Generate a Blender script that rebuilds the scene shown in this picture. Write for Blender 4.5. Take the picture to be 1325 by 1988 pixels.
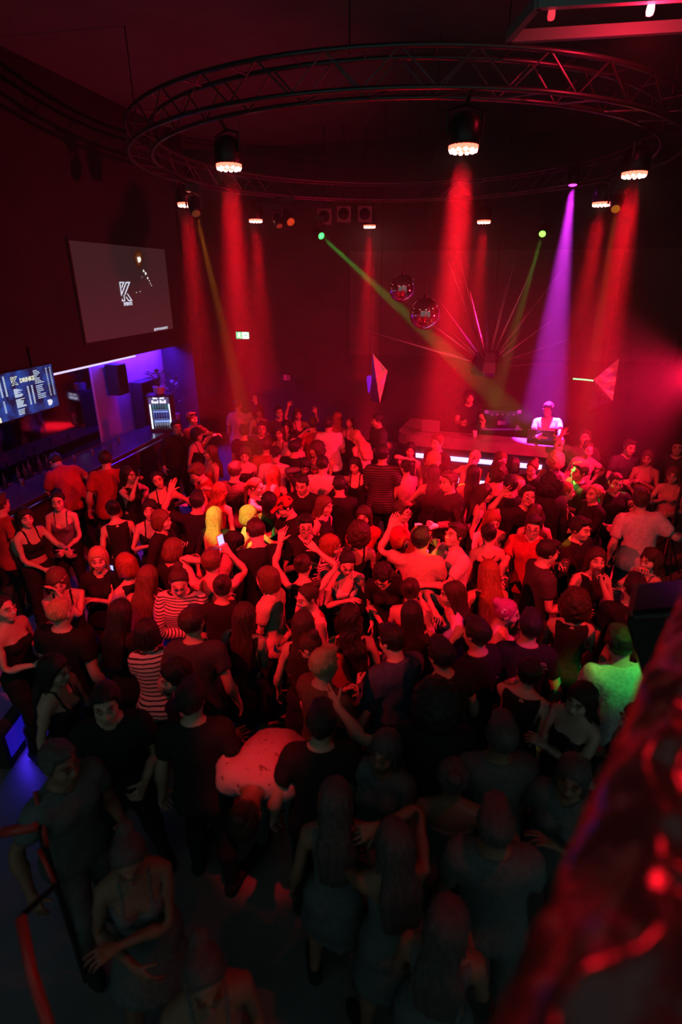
import bpy, math, random, time
import numpy as np
from mathutils import Vector, Matrix
_T0 = time.time()
for _o in list(bpy.data.objects): bpy.data.objects.remove(_o, do_unlink=True)
scene = bpy.context.scene
COL = scene.collection

# ------------------------------------------------------------------ camera, world, exposure
CAM_H, PITCH, FPX = 4.10, math.radians(22.9), 1070.0
W_PX, H_PX = 1325.0, 1988.0
cam_data = bpy.data.cameras.new('camera')
cam_data.sensor_fit = 'HORIZONTAL'; cam_data.sensor_width = 36.0
cam_data.lens = FPX / W_PX * 36.0
cam_data.clip_start = 0.03; cam_data.clip_end = 80
cam_data.dof.use_dof = True; cam_data.dof.focus_distance = 7.0; cam_data.dof.aperture_fstop = 1.3
cam = bpy.data.objects.new('camera', cam_data); COL.objects.link(cam)
cam.location = (0, 0, CAM_H); cam.rotation_euler = (math.pi/2 - PITCH, 0, 0)
scene.camera = cam

world = bpy.data.worlds.new('world'); scene.world = world
world.use_nodes = True
world.node_tree.nodes['Background'].inputs[0].default_value = (0.62, 0.95, 0.90, 1)
world.node_tree.nodes['Background'].inputs[1].default_value = 0.105
vs = scene.view_settings
scene.display_settings.display_device = 'sRGB'
vs.view_transform = 'Standard'; vs.look = 'None'; vs.exposure = 0.0; vs.gamma = 1.0; vs.use_curve_mapping = False
scene.cycles.use_denoising = True; scene.cycles.use_adaptive_sampling = True; scene.cycles.adaptive_threshold = .05
scene.cycles.max_bounces = 4; scene.cycles.diffuse_bounces = 0; scene.cycles.glossy_bounces = 2; scene.cycles.transmission_bounces = 3
scene.cycles.volume_bounces = 0; scene.cycles.transparent_max_bounces = 8
scene.cycles.sample_clamp_indirect = 4.0
scene.cycles.caustics_reflective = False; scene.cycles.caustics_refractive = False

# ------------------------------------------------------------------ measuring helpers: the room from the photograph
CP, SP = math.cos(PITCH), math.sin(PITCH)
def ray(px, py):
    u = (px - W_PX/2)/FPX; v = (py - H_PX/2)/FPX
    return np.array((u, CP - v*SP, -(SP + v*CP)))
def at_z(px, py, z):            # point on a horizontal plane
    d = ray(px, py); s = (z - CAM_H)/d[2]
    return np.array((0, 0, CAM_H)) + d*s
def at_y(px, py, y):            # point at a distance ahead
    d = ray(px, py); s = y/d[1]
    return np.array((0, 0, CAM_H)) + d*s
RA = math.radians(12.5)         # the room's long axis, to the right of the view
ER = np.array((math.cos(RA), -math.sin(RA), 0)); EF = np.array((math.sin(RA), math.cos(RA), 0)); EZ = np.array((0, 0, 1.0))
def room(r, f, z): return ER*r + EF*f + EZ*z
def at_r(px, py, r):            # point on a plane parallel to the left wall
    d = ray(px, py); s = r/float(d@ER)
    p = d*s; return float(p@EF), CAM_H + p[2]

# ------------------------------------------------------------------ materials
MATS = {}
def mat(name, col=(.5,.5,.5), rough=.6, metal=0.0, emit=None, es=1.0, spec=.5, build=None, trans=0.0):
    if name in MATS: return MATS[name]
    m = bpy.data.materials.new(name); m.use_nodes = True
    nt = m.node_tree; b = nt.nodes['Principled BSDF']
    b.inputs['Base Color'].default_value = (*col, 1); b.inputs['Roughness'].default_value = rough
    b.inputs['Metallic'].default_value = metal; b.inputs['Specular IOR Level'].default_value = spec
    if trans: b.inputs['Transmission Weight'].default_value = trans
    if emit is not None:
        b.inputs['Emission Color'].default_value = (*emit, 1); b.inputs['Emission Strength'].default_value = es
    if build: build(nt, b)
    m.cycles.emission_sampling = 'NONE'      # lamps light the room; glowing faces are only seen
    MATS[name] = m
    return m
def nd(nt, t, **kw):
    n = nt.nodes.new(t)
    for k, v in kw.items():
        if k.startswith('i_'): n.inputs[k[2:].replace('_', ' ')].default_value = v
        else: setattr(n, k, v)
    return n
def noise_col(c1, c2, scale, coord='Object', detail=4, attr=None, bump=0.0, stretch=(1,1,1), lo=.35, hi=.65, bscale=None):
    def f(nt, b):
        if attr:
            a = nd(nt, 'ShaderNodeAttribute', attribute_name=attr); vec = a.outputs['Vector']
        else:
            t = nd(nt, 'ShaderNodeTexCoord'); vec = t.outputs[coord]
        mp = nd(nt, 'ShaderNodeMapping'); mp.inputs['Scale'].default_value = stretch
        nt.links.new(vec, mp.inputs['Vector'])
        n = nd(nt, 'ShaderNodeTexNoise'); n.inputs['Scale'].default_value = scale; n.inputs['Detail'].default_value = detail
        nt.links.new(mp.outputs[0], n.inputs['Vector'])
        r = nd(nt, 'ShaderNodeValToRGB')
        r.color_ramp.elements[0].position = lo; r.color_ramp.elements[0].color = (*c1, 1)
        r.color_ramp.elements[1].position = hi; r.color_ramp.elements[1].color = (*c2, 1)
        nt.links.new(n.outputs['Fac'], r.inputs['Fac']); nt.links.new(r.outputs[0], b.inputs['Base Color'])
        if bump:
            bp = nd(nt, 'ShaderNodeBump'); bp.inputs['Strength'].default_value = bump; bp.inputs['Distance'].default_value = .02
            nt.links.new(n.outputs['Fac'], bp.inputs['Height']); nt.links.new(bp.outputs[0], b.inputs['Normal'])
    return f
def bump_only(scale, strength, attr=None, dist=.01, stretch=(1,1,1)):
    def f(nt, b):
        if attr:
            a = nd(nt, 'ShaderNodeAttribute', attribute_name=attr); vec = a.outputs['Vector']
        else:
            vec = nd(nt, 'ShaderNodeTexCoord').outputs['Object']
        mp = nd(nt, 'ShaderNodeMapping'); mp.inputs['Scale'].default_value = stretch
        nt.links.new(vec, mp.inputs['Vector'])
        n = nd(nt, 'ShaderNodeTexNoise'); n.inputs['Scale'].default_value = scale; n.inputs['Detail'].default_value = 3
        nt.links.new(mp.outputs[0], n.inputs['Vector'])
        bp = nd(nt, 'ShaderNodeBump'); bp.inputs['Strength'].default_value = strength; bp.inputs['Distance'].default_value = dist
        nt.links.new(n.outputs['Fac'], bp.inputs['Height']); nt.links.new(bp.outputs[0], b.inputs['Normal'])
    return f

# ------------------------------------------------------------------ mesh helpers
class MB:
    """collects boxes, tubes, lathes and polygons; build() links them as one mesh object"""
    def __init__(s): s.v = []; s.f = []
    def add(s, vs_, fs_):
        n = len(s.v); s.v += [tuple(map(float, p)) for p in vs_]; s.f += [tuple(i+n for i in f) for f in fs_]; return s
    def hexa(s, p):             # 8 corners: bottom ring 0-3, top ring 4-7
        return s.add(p, [(3,2,1,0),(4,5,6,7),(0,1,5,4),(1,2,6,5),(2,3,7,6),(3,0,4,7)])
    def box(s, c, e, R=None):
        R = np.eye(3) if R is None else R
        c = np.array(c, float); e = np.array(e, float)/2
        pts = [(-1,-1,-1),(1,-1,-1),(1,1,-1),(-1,1,-1),(-1,-1,1),(1,-1,1),(1,1,1),(-1,1,1)]
        return s.hexa([c + R@(np.array(q)*e) for q in pts])
    def rbox(s, r0, r1, f0, f1, z0, z1):   # box in room axes
        return s.hexa([room(r0,f0,z0),room(r1,f0,z0),room(r1,f1,z0),room(r0,f1,z0),room(r0,f0,z1),room(r1,f0,z1),room(r1,f1,z1),room(r0,f1,z1)])
    def tube(s, pts, rad, n=8, cap=True):
        pts = [np.array(p, float) for p in pts]
        rads = rad if hasattr(rad, '__len__') else [rad]*len(pts)
        t0 = pts[1]-pts[0]; t0 /= np.linalg.norm(t0)
        a = np.array((0,0,1.0)) if abs(t0[2]) < .9 else np.array((1.0,0,0))
        nx = np.cross(a, t0); nx /= np.linalg.norm(nx)
        vs_ = []
        for i, p in enumerate(pts):
            if i == 0: t = pts[1]-pts[0]
            elif i == len(pts)-1: t = pts[-1]-pts[-2]
            else: t = pts[i+1]-pts[i-1]
            t = t/max(np.linalg.norm(t), 1e-9)
            nx = nx - t*(nx@t); nx /= max(np.linalg.norm(nx), 1e-9); ny = np.cross(t, nx)
            for k in range(n):
                an = 2*math.pi*k/n
                vs_.append(p + rads[i]*(math.cos(an)*nx + math.sin(an)*ny))
        fs_ = []
        for i in range(len(pts)-1):
            for k in range(n):
                k2 = (k+1) % n
                fs_.append((i*n+k, i*n+k2, (i+1)*n+k2, (i+1)*n+k))
        if cap:
            fs_.append(tuple(range(n-1, -1, -1))); fs_.append(tuple((len(pts)-1)*n+k for k in range(n)))
        return s.add(vs_, fs_)
    def lathe(s, prof, n=24, o=(0,0,0), R=None):
        R = np.eye(3) if R is None else R
        o = np.array(o, float); vs_ = []
        for r, z in prof:
            for k in range(n):
                an = 2*math.pi*k/n
                vs_.append(o + R@np.array((r*math.cos(an), r*math.sin(an), z)))
        fs_ = []
        for i in range(len(prof)-1):
            for k in range(n):
                k2 = (k+1) % n
                fs_.append((i*n+k, i*n+k2, (i+1)*n+k2, (i+1)*n+k))
        fs_.append(tuple(range(n-1, -1, -1))); fs_.append(tuple((len(prof)-1)*n+k for k in range(n)))
        return s.add(vs_, fs_)
    def prism(s, poly, o, ax, ay, an, th):   # flat polygon with thickness, in axes ax, ay, extruded along an
        o = np.array(o, float); n = len(poly)
        a = [o + ax*x + ay*y for x, y in poly]; b = [p + an*th for p in a]
        return s.add(a+b, [tuple(range(n-1,-1,-1)), tuple(range(n, 2*n))] + [(i, (i+1) % n, n+(i+1) % n, n+i) for i in range(n)])
    def mesh(s, name, smooth=False):
        me = bpy.data.meshes.new(name); me.from_pydata(s.v, [], s.f); me.update()
        if smooth: me.polygons.foreach_set('use_smooth', np.ones(len(me.polygons), bool))
        return me
    def build(s, name, m, parent=None, smooth=False, bevel=0.0):
        o = link(name, s.mesh(name, smooth), m, parent)
        if bevel:
            b = o.modifiers.new('bevel', 'BEVEL'); b.width = bevel; b.segments = 2; b.limit_method = 'ANGLE'
        return o
def link(name, me, m=None, parent=None):
    o = bpy.data.objects.new(name, me); COL.objects.link(o)
    if m is not None:
        if not me.materials: me.materials.append(m)
    if parent is not None:
        o.parent = parent
        o.matrix_parent_inverse = parent.matrix_basis.inverted()   # parents are top-level or at identity
    return o
def tag(o, label=None, cat=None, group=None, kind=None):
    if label: o['label'] = label
    if cat: o['category'] = cat
    if group: o['group'] = group
    if kind: o['kind'] = kind
    return o
def thing(name, label, cat, loc=(0,0,0), group=None):
    o = bpy.data.objects.new(name, None); COL.objects.link(o); o.empty_display_size = .1
    o.location = Vector(map(float, loc))
    return tag(o, label, cat, group)
def struct(name, mb, m, label=None, parent=None):
    o = mb.build(name, m, parent)
    if parent is None: o['kind'] = 'structure'
    if label and parent is None: o['label'] = label
    return o
def rot_to(d, up=(0,0,1)):      # rotation whose +Z axis is d
    d = np.array(d, float); d /= np.linalg.norm(d); up = np.array(up, float)
    if abs(d@up) > .98: up = np.array((0, 1.0, 0))
    x = np.cross(up, d); x /= np.linalg.norm(x); y = np.cross(d, x)
    return np.stack([x, y, d], 1)
def text_mesh(s, size, depth=.0, bold=.0):
    c = bpy.data.curves.new('txt', 'FONT'); c.body = s; c.size = size; c.align_x = 'CENTER'; c.align_y = 'CENTER'
    c.offset = bold; c.resolution_u = 2; c.fill_mode = 'FRONT'
    o = bpy.data.objects.new('txt', c); COL.objects.link(o)
    dg = bpy.context.evaluated_depsgraph_get(); dg.update()
    me = bpy.data.meshes.new_from_object(o.evaluated_get(dg)); bpy.data.objects.remove(o)
    return me
def place_flat(me, o, ax, ay, an, sx=1.0):     # put a flat XY mesh on a plane with axes
    n = len(me.vertices); co = np.empty(n*3, np.float32); me.vertices.foreach_get('co', co); co = co.reshape(-1, 3)
    w = np.array(o) + np.outer(co[:,0]*sx, ax) + np.outer(co[:,1], ay) + np.outer(co[:,2], an)
    me.vertices.foreach_set('co', w.astype(np.float32).ravel()); me.update()
    return me
def spot(name, loc, target, color, energy, angle, blend=.4, radius=.1, parent=None):
    l = bpy.data.lights.new(name, 'SPOT'); l.color = color; l.energy = energy
    l.spot_size = math.radians(angle); l.spot_blend = blend; l.shadow_soft_size = radius
    o = bpy.data.objects.new(name, l); COL.objects.link(o)
    loc = Vector(map(float, loc)); o.location = loc
    o.rotation_euler = (Vector(map(float, target)) - loc).to_track_quat('-Z', 'Y').to_euler()
    if parent is not None:
        o.parent = parent; o.matrix_parent_inverse = parent.matrix_basis.inverted()
    return o
RED = (1.0, 0.005, 0.016)
# ------------------------------------------------------------------ people: a template figure (distance field -> surface), posed by a skeleton
f32 = np.float32
VOX = 0.0065
ARM_TH = math.radians(50)
class Field:
    def __init__(s, lo, hi, h):
        s.h = h; s.lo = np.array(lo, f32)
        s.n = np.ceil((np.array(hi)-np.array(lo))/h).astype(int)+1
        s.D = np.full(s.n, .25, f32)
        s.ax = [s.lo[i] + h*np.arange(s.n[i], dtype=f32) for i in range(3)]
    def sub(s, lo, hi):
        sl = []
        for i in range(3):
            a = max(0, int(math.floor((lo[i]-s.lo[i])/s.h))); b = min(s.n[i], int(math.ceil((hi[i]-s.lo[i])/s.h))+1)
            sl.append(slice(a, max(a, b)))
        return tuple(sl)
    def grid(s, sl): return s.ax[0][sl[0]][:,None,None], s.ax[1][sl[1]][None,:,None], s.ax[2][sl[2]][None,None,:]
    def put(s, fn, lo, hi, k=0.0, mode='u', mg=.06):
        lo = np.array(lo)-mg; hi = np.array(hi)+mg
        sl = s.sub(lo, hi)
        if any(q.stop <= q.start for q in sl): return
        x, y, z = s.grid(sl); d = fn(x, y, z).astype(f32); a = s.D[sl]
        if mode == 'u': s.D[sl] = smin(a, d, k)
        else: s.D[sl] = -smin(-a, d, k)          # carve
    def cone(s, a, b, ra, rb, k=.02, sc=(1,1,1)):
        a = np.array(a, f32); b = np.array(b, f32); r = max(ra, rb)
        s.put(lambda x, y, z: sd_cone(x, y, z, a, b, ra, rb, sc), np.minimum(a, b)-r, np.maximum(a, b)+r, k)
    def ell(s, c, r, k=.02, mode='u'):
        c = np.array(c, f32); r = np.array(r, f32)
        s.put(lambda x, y, z: sd_ell(x, y, z, c, r), c-r, c+r, k, mode)
    def copy(s):
        q = Field.__new__(Field); q.h = s.h; q.lo = s.lo; q.n = s.n; q.D = s.D.copy(); q.ax = s.ax; return q
def smin(a, b, k):
    if k <= 0: return np.minimum(a, b)
    h = np.maximum(k-np.abs(a-b), 0)/k
    return np.minimum(a, b) - h*h*(k*.25)
def sd_cone(x, y, z, a, b, ra, rb, sc=(1,1,1)):
    ba = b-a; L = float(ba@ba)
    t = np.clip(((x-a[0])*ba[0]+(y-a[1])*ba[1]+(z-a[2])*ba[2])/L, 0, 1)
    dx = (x-a[0]-t*ba[0])/sc[0]; dy = (y-a[1]-t*ba[1])/sc[1]; dz = (z-a[2]-t*ba[2])/sc[2]
    return np.sqrt(dx*dx+dy*dy+dz*dz) - (ra+(rb-ra)*t)
def sd_ell(x, y, z, c, r):
    q = np.sqrt(((x-c[0])/r[0])**2+((y-c[1])/r[1])**2+((z-c[2])/r[2])**2)
    return (q-1)*float(min(r))
def sd_loft(zs, rx, ry, cy, p=2.3):
    zs = np.array(zs)
    def f(x, y, z):
        zz = z.ravel(); X = np.interp(zz, zs, rx)[None,None,:]; Y = np.interp(zz, zs, ry)[None,None,:]; C = np.interp(zz, zs, cy)[None,None,:]
        q = (np.abs(x/X)**p + np.abs((y-C)/Y)**p)**(1/p)
        d = (q-1)*np.minimum(X, Y)
        return np.maximum(d, np.maximum(zs[0]-z, z-zs[-1]))
    return f
def surface(D, lo, h):
    """surface nets: vertices in the cells the surface crosses, one quad per crossed edge"""
    ins = D < 0
    c = np.zeros(np.array(D.shape)-1, np.uint8)
    for i in (0,1):
        for j in (0,1):
            for k in (0,1):
                c += ins[i:D.shape[0]-1+i, j:D.shape[1]-1+j, k:D.shape[2]-1+k]
    act = (c > 0) & (c < 8)
    I = np.argwhere(act); idx = -np.ones(c.shape, np.int32); idx[act] = np.arange(len(I))
    P = np.zeros((len(I), 3), f32); cnt = np.zeros(len(I), f32)
    cor = [(i,j,k) for i in (0,1) for j in (0,1) for k in (0,1)]
    val = {q: D[I[:,0]+q[0], I[:,1]+q[1], I[:,2]+q[2]] for q in cor}
    for q in cor:
        for a in range(3):
            if q[a] == 0:
                q2 = list(q); q2[a] = 1; q2 = tuple(q2)
                va, vb = val[q], val[q2]; m = (va < 0) != (vb < 0)
                t = np.where(m, va/np.where(m, va-vb, 1), 0)
                p = np.tile(np.array(q, f32), (len(I), 1)); p[:,a] = t
                P[m] += p[m]; cnt += m
    P = (P/cnt[:,None] + I)*h + lo
    quads = []
    for a in range(3):
        b, cc = (a+1) % 3, (a+2) % 3
        sl0 = [slice(None)]*3; sl1 = [slice(None)]*3; sl0[a] = slice(0, -1); sl1[a] = slice(1, None)
        s0, s1 = ins[tuple(sl0)], ins[tuple(sl1)]
        E = np.argwhere(s0 != s1)
        E = E[(E[:,b] > 0) & (E[:,cc] > 0) & (E[:,b] < c.shape[b]) & (E[:,cc] < c.shape[cc])]
        flip = s0[E[:,0], E[:,1], E[:,2]]
        def ix(db, dc):
            q = E.copy(); q[:,b] += db; q[:,cc] += dc; return idx[q[:,0], q[:,1], q[:,2]]
        Q = np.stack([ix(-1,-1), ix(0,-1), ix(0,0), ix(-1,0)], 1)
        Q[~flip] = Q[~flip][:, ::-1]
        quads.append(Q)
    Q = np.concatenate(quads); Q = Q[(Q >= 0).all(1)]
    return P.astype(f32), Q
def np_mesh(name, V, F, smooth=True):
    me = bpy.data.meshes.new(name); k = F.shape[1]
    me.vertices.add(len(V)); me.vertices.foreach_set('co', np.ascontiguousarray(V, f32).ravel())
    me.loops.add(F.size); me.loops.foreach_set('vertex_index', np.ascontiguousarray(F, np.int32).ravel())
    me.polygons.add(len(F)); me.polygons.foreach_set('loop_start', np.arange(0, F.size, k, dtype=np.int32))
    me.polygons.foreach_set('use_smooth', np.full(len(F), smooth))
    me.update(calc_edges=True)
    return me
def decimate(V, F, tris, keep=None):
    """reduce to about `tris` triangles; keep = weight 0..1 per vertex, higher is reduced less"""
    me = np_mesh('t', V, F); o = bpy.data.objects.new('t', me); COL.objects.link(o)
    md = o.modifiers.new('d', 'DECIMATE'); md.ratio = min(1.0, tris/(2.0*len(F))); md.use_collapse_triangulate = True
    if keep is not None:
        vg = o.vertex_groups.new(name='k')
        for lv in np.unique(keep): vg.add([int(i) for i in np.nonzero(keep == lv)[0]], float(lv), 'REPLACE')
        md.vertex_group = 'k'; md.invert_vertex_group = True; md.vertex_group_factor = 1.0
    dg = bpy.context.evaluated_depsgraph_get(); dg.update()
    e = bpy.data.meshes.new_from_object(o.evaluated_get(dg))
    n = len(e.vertices); v = np.empty(n*3, f32); e.vertices.foreach_get('co', v)
    e.calc_loop_triangles(); t = np.empty(len(e.loop_triangles)*3, np.int32); e.loop_triangles.foreach_get('vertices', t)
    bpy.data.objects.remove(o); bpy.data.meshes.remove(e); bpy.data.meshes.remove(me)
    return v.reshape(-1, 3), t.reshape(-1, 3)
def relax(V, F, it=2, lam=.5):
    k = F.shape[1]
    a = F.ravel(); b = np.roll(F, -1, 1).ravel()
    for _ in range(it):
        S = np.zeros_like(V); c = np.zeros(len(V), f32)
        np.add.at(S, a, V[b]); np.add.at(c, a, 1); np.add.at(S, b, V[a]); np.add.at(c, b, 1)
        V = V + lam*(S/np.maximum(c, 1)[:,None]-V)
    return V

# ---- joints of the template (metres, standing 1.76 tall, facing -Y, arms half lowered)
def joints(sex):
    sh = .172 if sex == 'm' else .150
    J = dict(pelvis=(0,.0,.95), spine=(0,.005,1.06), chest=(0,.01,1.22), neck=(0,.02,1.47), head=(0,.015,1.56))
    a = np.array((math.cos(ARM_TH), 0, -math.sin(ARM_TH)))
    s0 = np.array((sh, .01, 1.405)); LU, LF = .285, .255
    J['shoulder'] = s0; J['elbow'] = s0+a*LU; J['wrist'] = s0+a*(LU+LF); J['a'] = a
    J['hip'] = (.088, .0, .915); J['knee'] = (.098, -.012, .50); J['ankle'] = (.104, .02, .085); J['ball'] = (.115, -.11, .03)
    w = J['wrist']; n = np.array((-math.sin(ARM_TH), 0, -math.cos(ARM_TH)))   # palm normal (towards the thigh)
    fw = np.array((0, -1.0, 0))                                           # thumb side
    F = {}
    for i, (off, L, base) in enumerate(((.036,.080,.090),(.012,.092,.094),(-.012,.085,.090),(-.035,.066,.082))):
        b0 = w + a*base + fw*off; sp = a + fw*off*1.6; sp /= np.linalg.norm(sp)
        F[i] = (b0, b0+sp*L*.52, b0+sp*L)
    b0 = w + a*.030 + fw*.028 + n*.006; d = a*.62+fw*.74+n*.22; d /= np.linalg.norm(d)
    F[4] = (b0, b0+d*.045, b0+d*.082)
    J['F'] = F; J['n'] = n
    return {k: (np.array(v, float) if not isinstance(v, dict) else v) for k, v in J.items()}

def body_fields(sex):
    J = joints(sex); m = sex == 'm'
    lo, hi = (-.02, -.22, -.02), (.70, .20, 1.80)     # half body, mirrored afterwards
    mk = lambda: Field(lo, hi, VOX)
    # torso
    T = mk()
    if m:
        zs = [.80,.86,.93,1.00,1.08,1.16,1.25,1.33,1.39,1.43,1.46,1.49]
        rx = [.135,.160,.168,.158,.150,.154,.166,.176,.172,.150,.105,.065]
        ry = [.085,.108,.112,.105,.102,.106,.115,.116,.104,.088,.072,.060]
        cy = [.015,.015,.012,.005,.0,.0,.002,.006,.012,.016,.02,.02]
    else:
        zs = [.80,.86,.93,1.00,1.08,1.16,1.25,1.33,1.39,1.43,1.46,1.49]
        rx = [.140,.168,.172,.150,.126,.128,.140,.146,.146,.128,.088,.055]
        ry = [.085,.112,.114,.100,.086,.087,.096,.098,.090,.076,.062,.052]
        cy = [.018,.018,.014,.006,.0,.0,.002,.008,.014,.018,.02,.02]
    T.put(sd_loft(zs, rx, ry, cy), (-.2,-.13,.80), (.19,.14,1.49), 0)
    T.ell((.07,.05,.90), (.085,.085,.085), .04)                      # seat
    if not m:
        T.ell((.068,-.075,1.285), (.056,.058,.058), .03); 
    else:
        T.ell((.075,-.070,1.325), (.075,.045,.055), .03)
    T.cone((.04,.02,1.45), J['shoulder'], .048, .052 if m else .044, .05)   # shoulder girdle
    # arms
    A = mk(); s, e, w, a = J['shoulder'], J['elbow'], J['wrist'], J['a']
    g = 1.0 if m else .84
    A.cone(s, s+a*.11, .056*g, .050*g, 0); A.cone(s+a*.11, e, .049*g, .038*g, .03)
    A.cone(e, e+a*.075, .038*g, .042*g, .03); A.cone(e+a*.075, w, .041*g, .025*g, .03)
    # hand
    H = mk(); gh = .95 if m else .88
    fw = np.array((0,-1.0,0)); n = J['n']; F = J['F']
    for i in range(4):
        H.cone(w+a*.015+fw*(.020-.0135*i), F[i][0], .0125*gh, .0125*gh, .020)
    H.cone(w-a*.01, w+a*.03, .024*gh, .022*gh, .02)
    H.cone(w+a*.02+fw*.015+n*.006, F[4][0]+a*.01, .016*gh, .014*gh, .015)
    for i in range(5):
        r0, r1 = ((.0105, .0078) if i < 4 else (.0125, .0095))
        f = mk()
        H.cone(F[i][0], F[i][1], r0*gh, (r0+r1)/2*gh, .006); H.cone(F[i][1], F[i][2], (r0+r1)/2*gh, r1*gh, .005)
    AH = A.copy(); AH.D = smin(A.D, H.D, .012)
    # legs
    L = mk(); h_, k_, an, ba = J['hip'], J['knee'], J['ankle'], J['ball']
    g = 1.0 if m else .98
    L.cone(h_, h_*.55+k_*.45, .092*g, .078*g, 0); L.cone(h_*.55+k_*.45, k_, .077*g, .054*g, .03)
    L.cone(k_, k_*.68+an*.32+np.array((0,.018,0)), .052*g, .056*g, .03); L.cone(k_*.68+an*.32+np.array((0,.018,0)), an, .055*g, .034*g, .03)
    L.cone(an+np.array((0,.025,-.045)), ba, .036, .034, .03, (1,1,.9)); L.cone(ba, ba+np.array((.003,-.05,-.004)), .034, .024, .02)
    L.D = np.maximum(L.D, -(L.ax[2][None,None,:]-.002))
    # head
    Hd = mk()
    Hd.cone((0,.028,1.42), (0,.012,1.57), .060 if m else .050, .054 if m else .046, .0)
    Hd.ell((0,.022,1.668), (.0765,.097,.093), .03)
    Hd.ell((0,-.022,1.598), (.060 if m else .056,.073,.074), .035)
    Hd.ell((0,-.060,1.552), (.030 if m else .024,.028,.022), .03)
    Hd.ell((.040,-.052,1.615), (.024,.028,.024), .025)
    Hd.ell((.026,-.082,1.672), (.030,.012,.010), .016)               # brow
    Hd.cone((0,-.083,1.660), (0,-.104,1.620), .0085, .0125, .012)    # nose
    Hd.ell((.012,-.094,1.615), (.009,.010,.008), .008)
    Hd.ell((.031,-.098,1.648), (.019,.016,.013), .012, 'c')          # eye socket
    Hd.ell((.031,-.073,1.647), (.0145,.0145,.0125), .004)            # eyeball
    Hd.ell((0,-.090,1.589), (.026,.012,.0075), .006); Hd.ell((0,-.088,1.577), (.021,.012,.008), .006)
    Hd.ell((.079,.018,1.640), (.010,.019,.031), .008)                # ear
    return J, T, AH, A, L, Hd
def mirrored(Fd, D=None):
    D = Fd.D if D is None else D
    k = int(round((0-float(Fd.lo[0]))/Fd.h))                         # index of x ~ 0
    half = D[k:]; full = np.concatenate([half[:0:-1], half], 0)
    lo = np.array((-(half.shape[0]-1)*Fd.h, Fd.lo[1], Fd.lo[2]), f32)
    return full, lo

BONES = ['pelvis','spine','chest','neck','head']
for sd_ in ('l','r'):
    BONES += [b+sd_ for b in ('upper','fore','hand','thigh','shin','foot')]
    for i_ in range(5): BONES += ['f%da%s' % (i_, sd_), 'f%db%s' % (i_, sd_)]
BI = {b: i for i, b in enumerate(BONES)}
def seg_dist(P, a, b):
    ba = b-a; t = np.clip((P-a)@ba/max(ba@ba, 1e-9), 0, 1)
    return np.linalg.norm(P-a-t[:,None]*ba, axis=1)
def weights(V, J):
    mir = lambda p: np.array((-p[0], p[1], p[2]))
    n = len(V); D = np.full((n, len(BONES)), 9.0)
    def put(b, a, c, off=0.0): D[:,BI[b]] = np.minimum(D[:,BI[b]], seg_dist(V, np.array(a, float), np.array(c, float))-off)
    put('pelvis', (-.10,.0,.93), (.10,.0,.93), .06); put('pelvis', J['pelvis'], J['spine'], .05)
    put('spine', J['spine'], J['chest'], .06); put('spine', (-.07,0,1.13), (.07,0,1.13), .03)
    put('chest', J['chest'], J['neck'], .05); put('chest', (-.10,0,1.30), (.10,0,1.30), .04)
    for q in (1,-1):
        put('chest', (0,.02,1.43), (q*J['shoulder'][0]*.80,.01,1.41), .015); put('chest', (q*.11,0,1.20), (q*.12,0,1.36), .02)
    put('neck', J['neck'], J['head'], .02)
    put('head', J['head'], (0,.0,1.72), .06); put('head', (0,-.04,1.57), (0,-.05,1.70), .03)
    for s_, mf in (('l', lambda p: np.array(p, float)), ('r', lambda p: mir(p))):
        put('upper'+s_, mf(J['shoulder']), mf(J['elbow'])); put('fore'+s_, mf(J['elbow']), mf(J['wrist']))
        put('hand'+s_, mf(J['wrist']), mf(J['wrist']+J['a']*.085), .004); put('hand'+s_, mf(J['F'][0][0]-J['a']*.02), mf(J['F'][3][0]-J['a']*.02), .004)
        put('thigh'+s_, mf(J['hip']), mf(J['knee']), .0); put('shin'+s_, mf(J['knee']), mf(J['ankle'])); put('foot'+s_, mf(J['ankle']), mf(J['ball']))
        put('foot'+s_, mf(J['ball']), mf(J['ball']+np.array((0,-.06,0))))
        for i in range(5):
            p = J['F'][i]; put('f%da%s' % (i, s_), mf(p[0]), mf(p[1])); put('f%db%s' % (i, s_), mf(p[1]), mf(p[2]))
    # one side's limbs never move the other side
    for b in BONES[5:]:
        wrong = (V[:,0] < -.001) if b.endswith('l') else (V[:,0] > .001)
        D[wrong, BI[b]] = 9
    hand_zone = np.minimum(seg_dist(V, J['wrist'], J['F'][1][2]), seg_dist(V, mir(J['wrist']), mir(J['F'][1][2]))) < .075
    sg = np.where(hand_zone, .0035, .022)
    low = V[:,2] < 1.02
    sg = np.where(low & (np.abs(V[:,0]) < .2) & (V[:,2] > .75), .03, sg)
    m = D.min(1, keepdims=True)
    Wt = np.exp(-(D-m)/sg[:,None]); Wt[Wt < .01] = 0
    return (Wt/Wt.sum(1, keepdims=True)).astype(f32)

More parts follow.
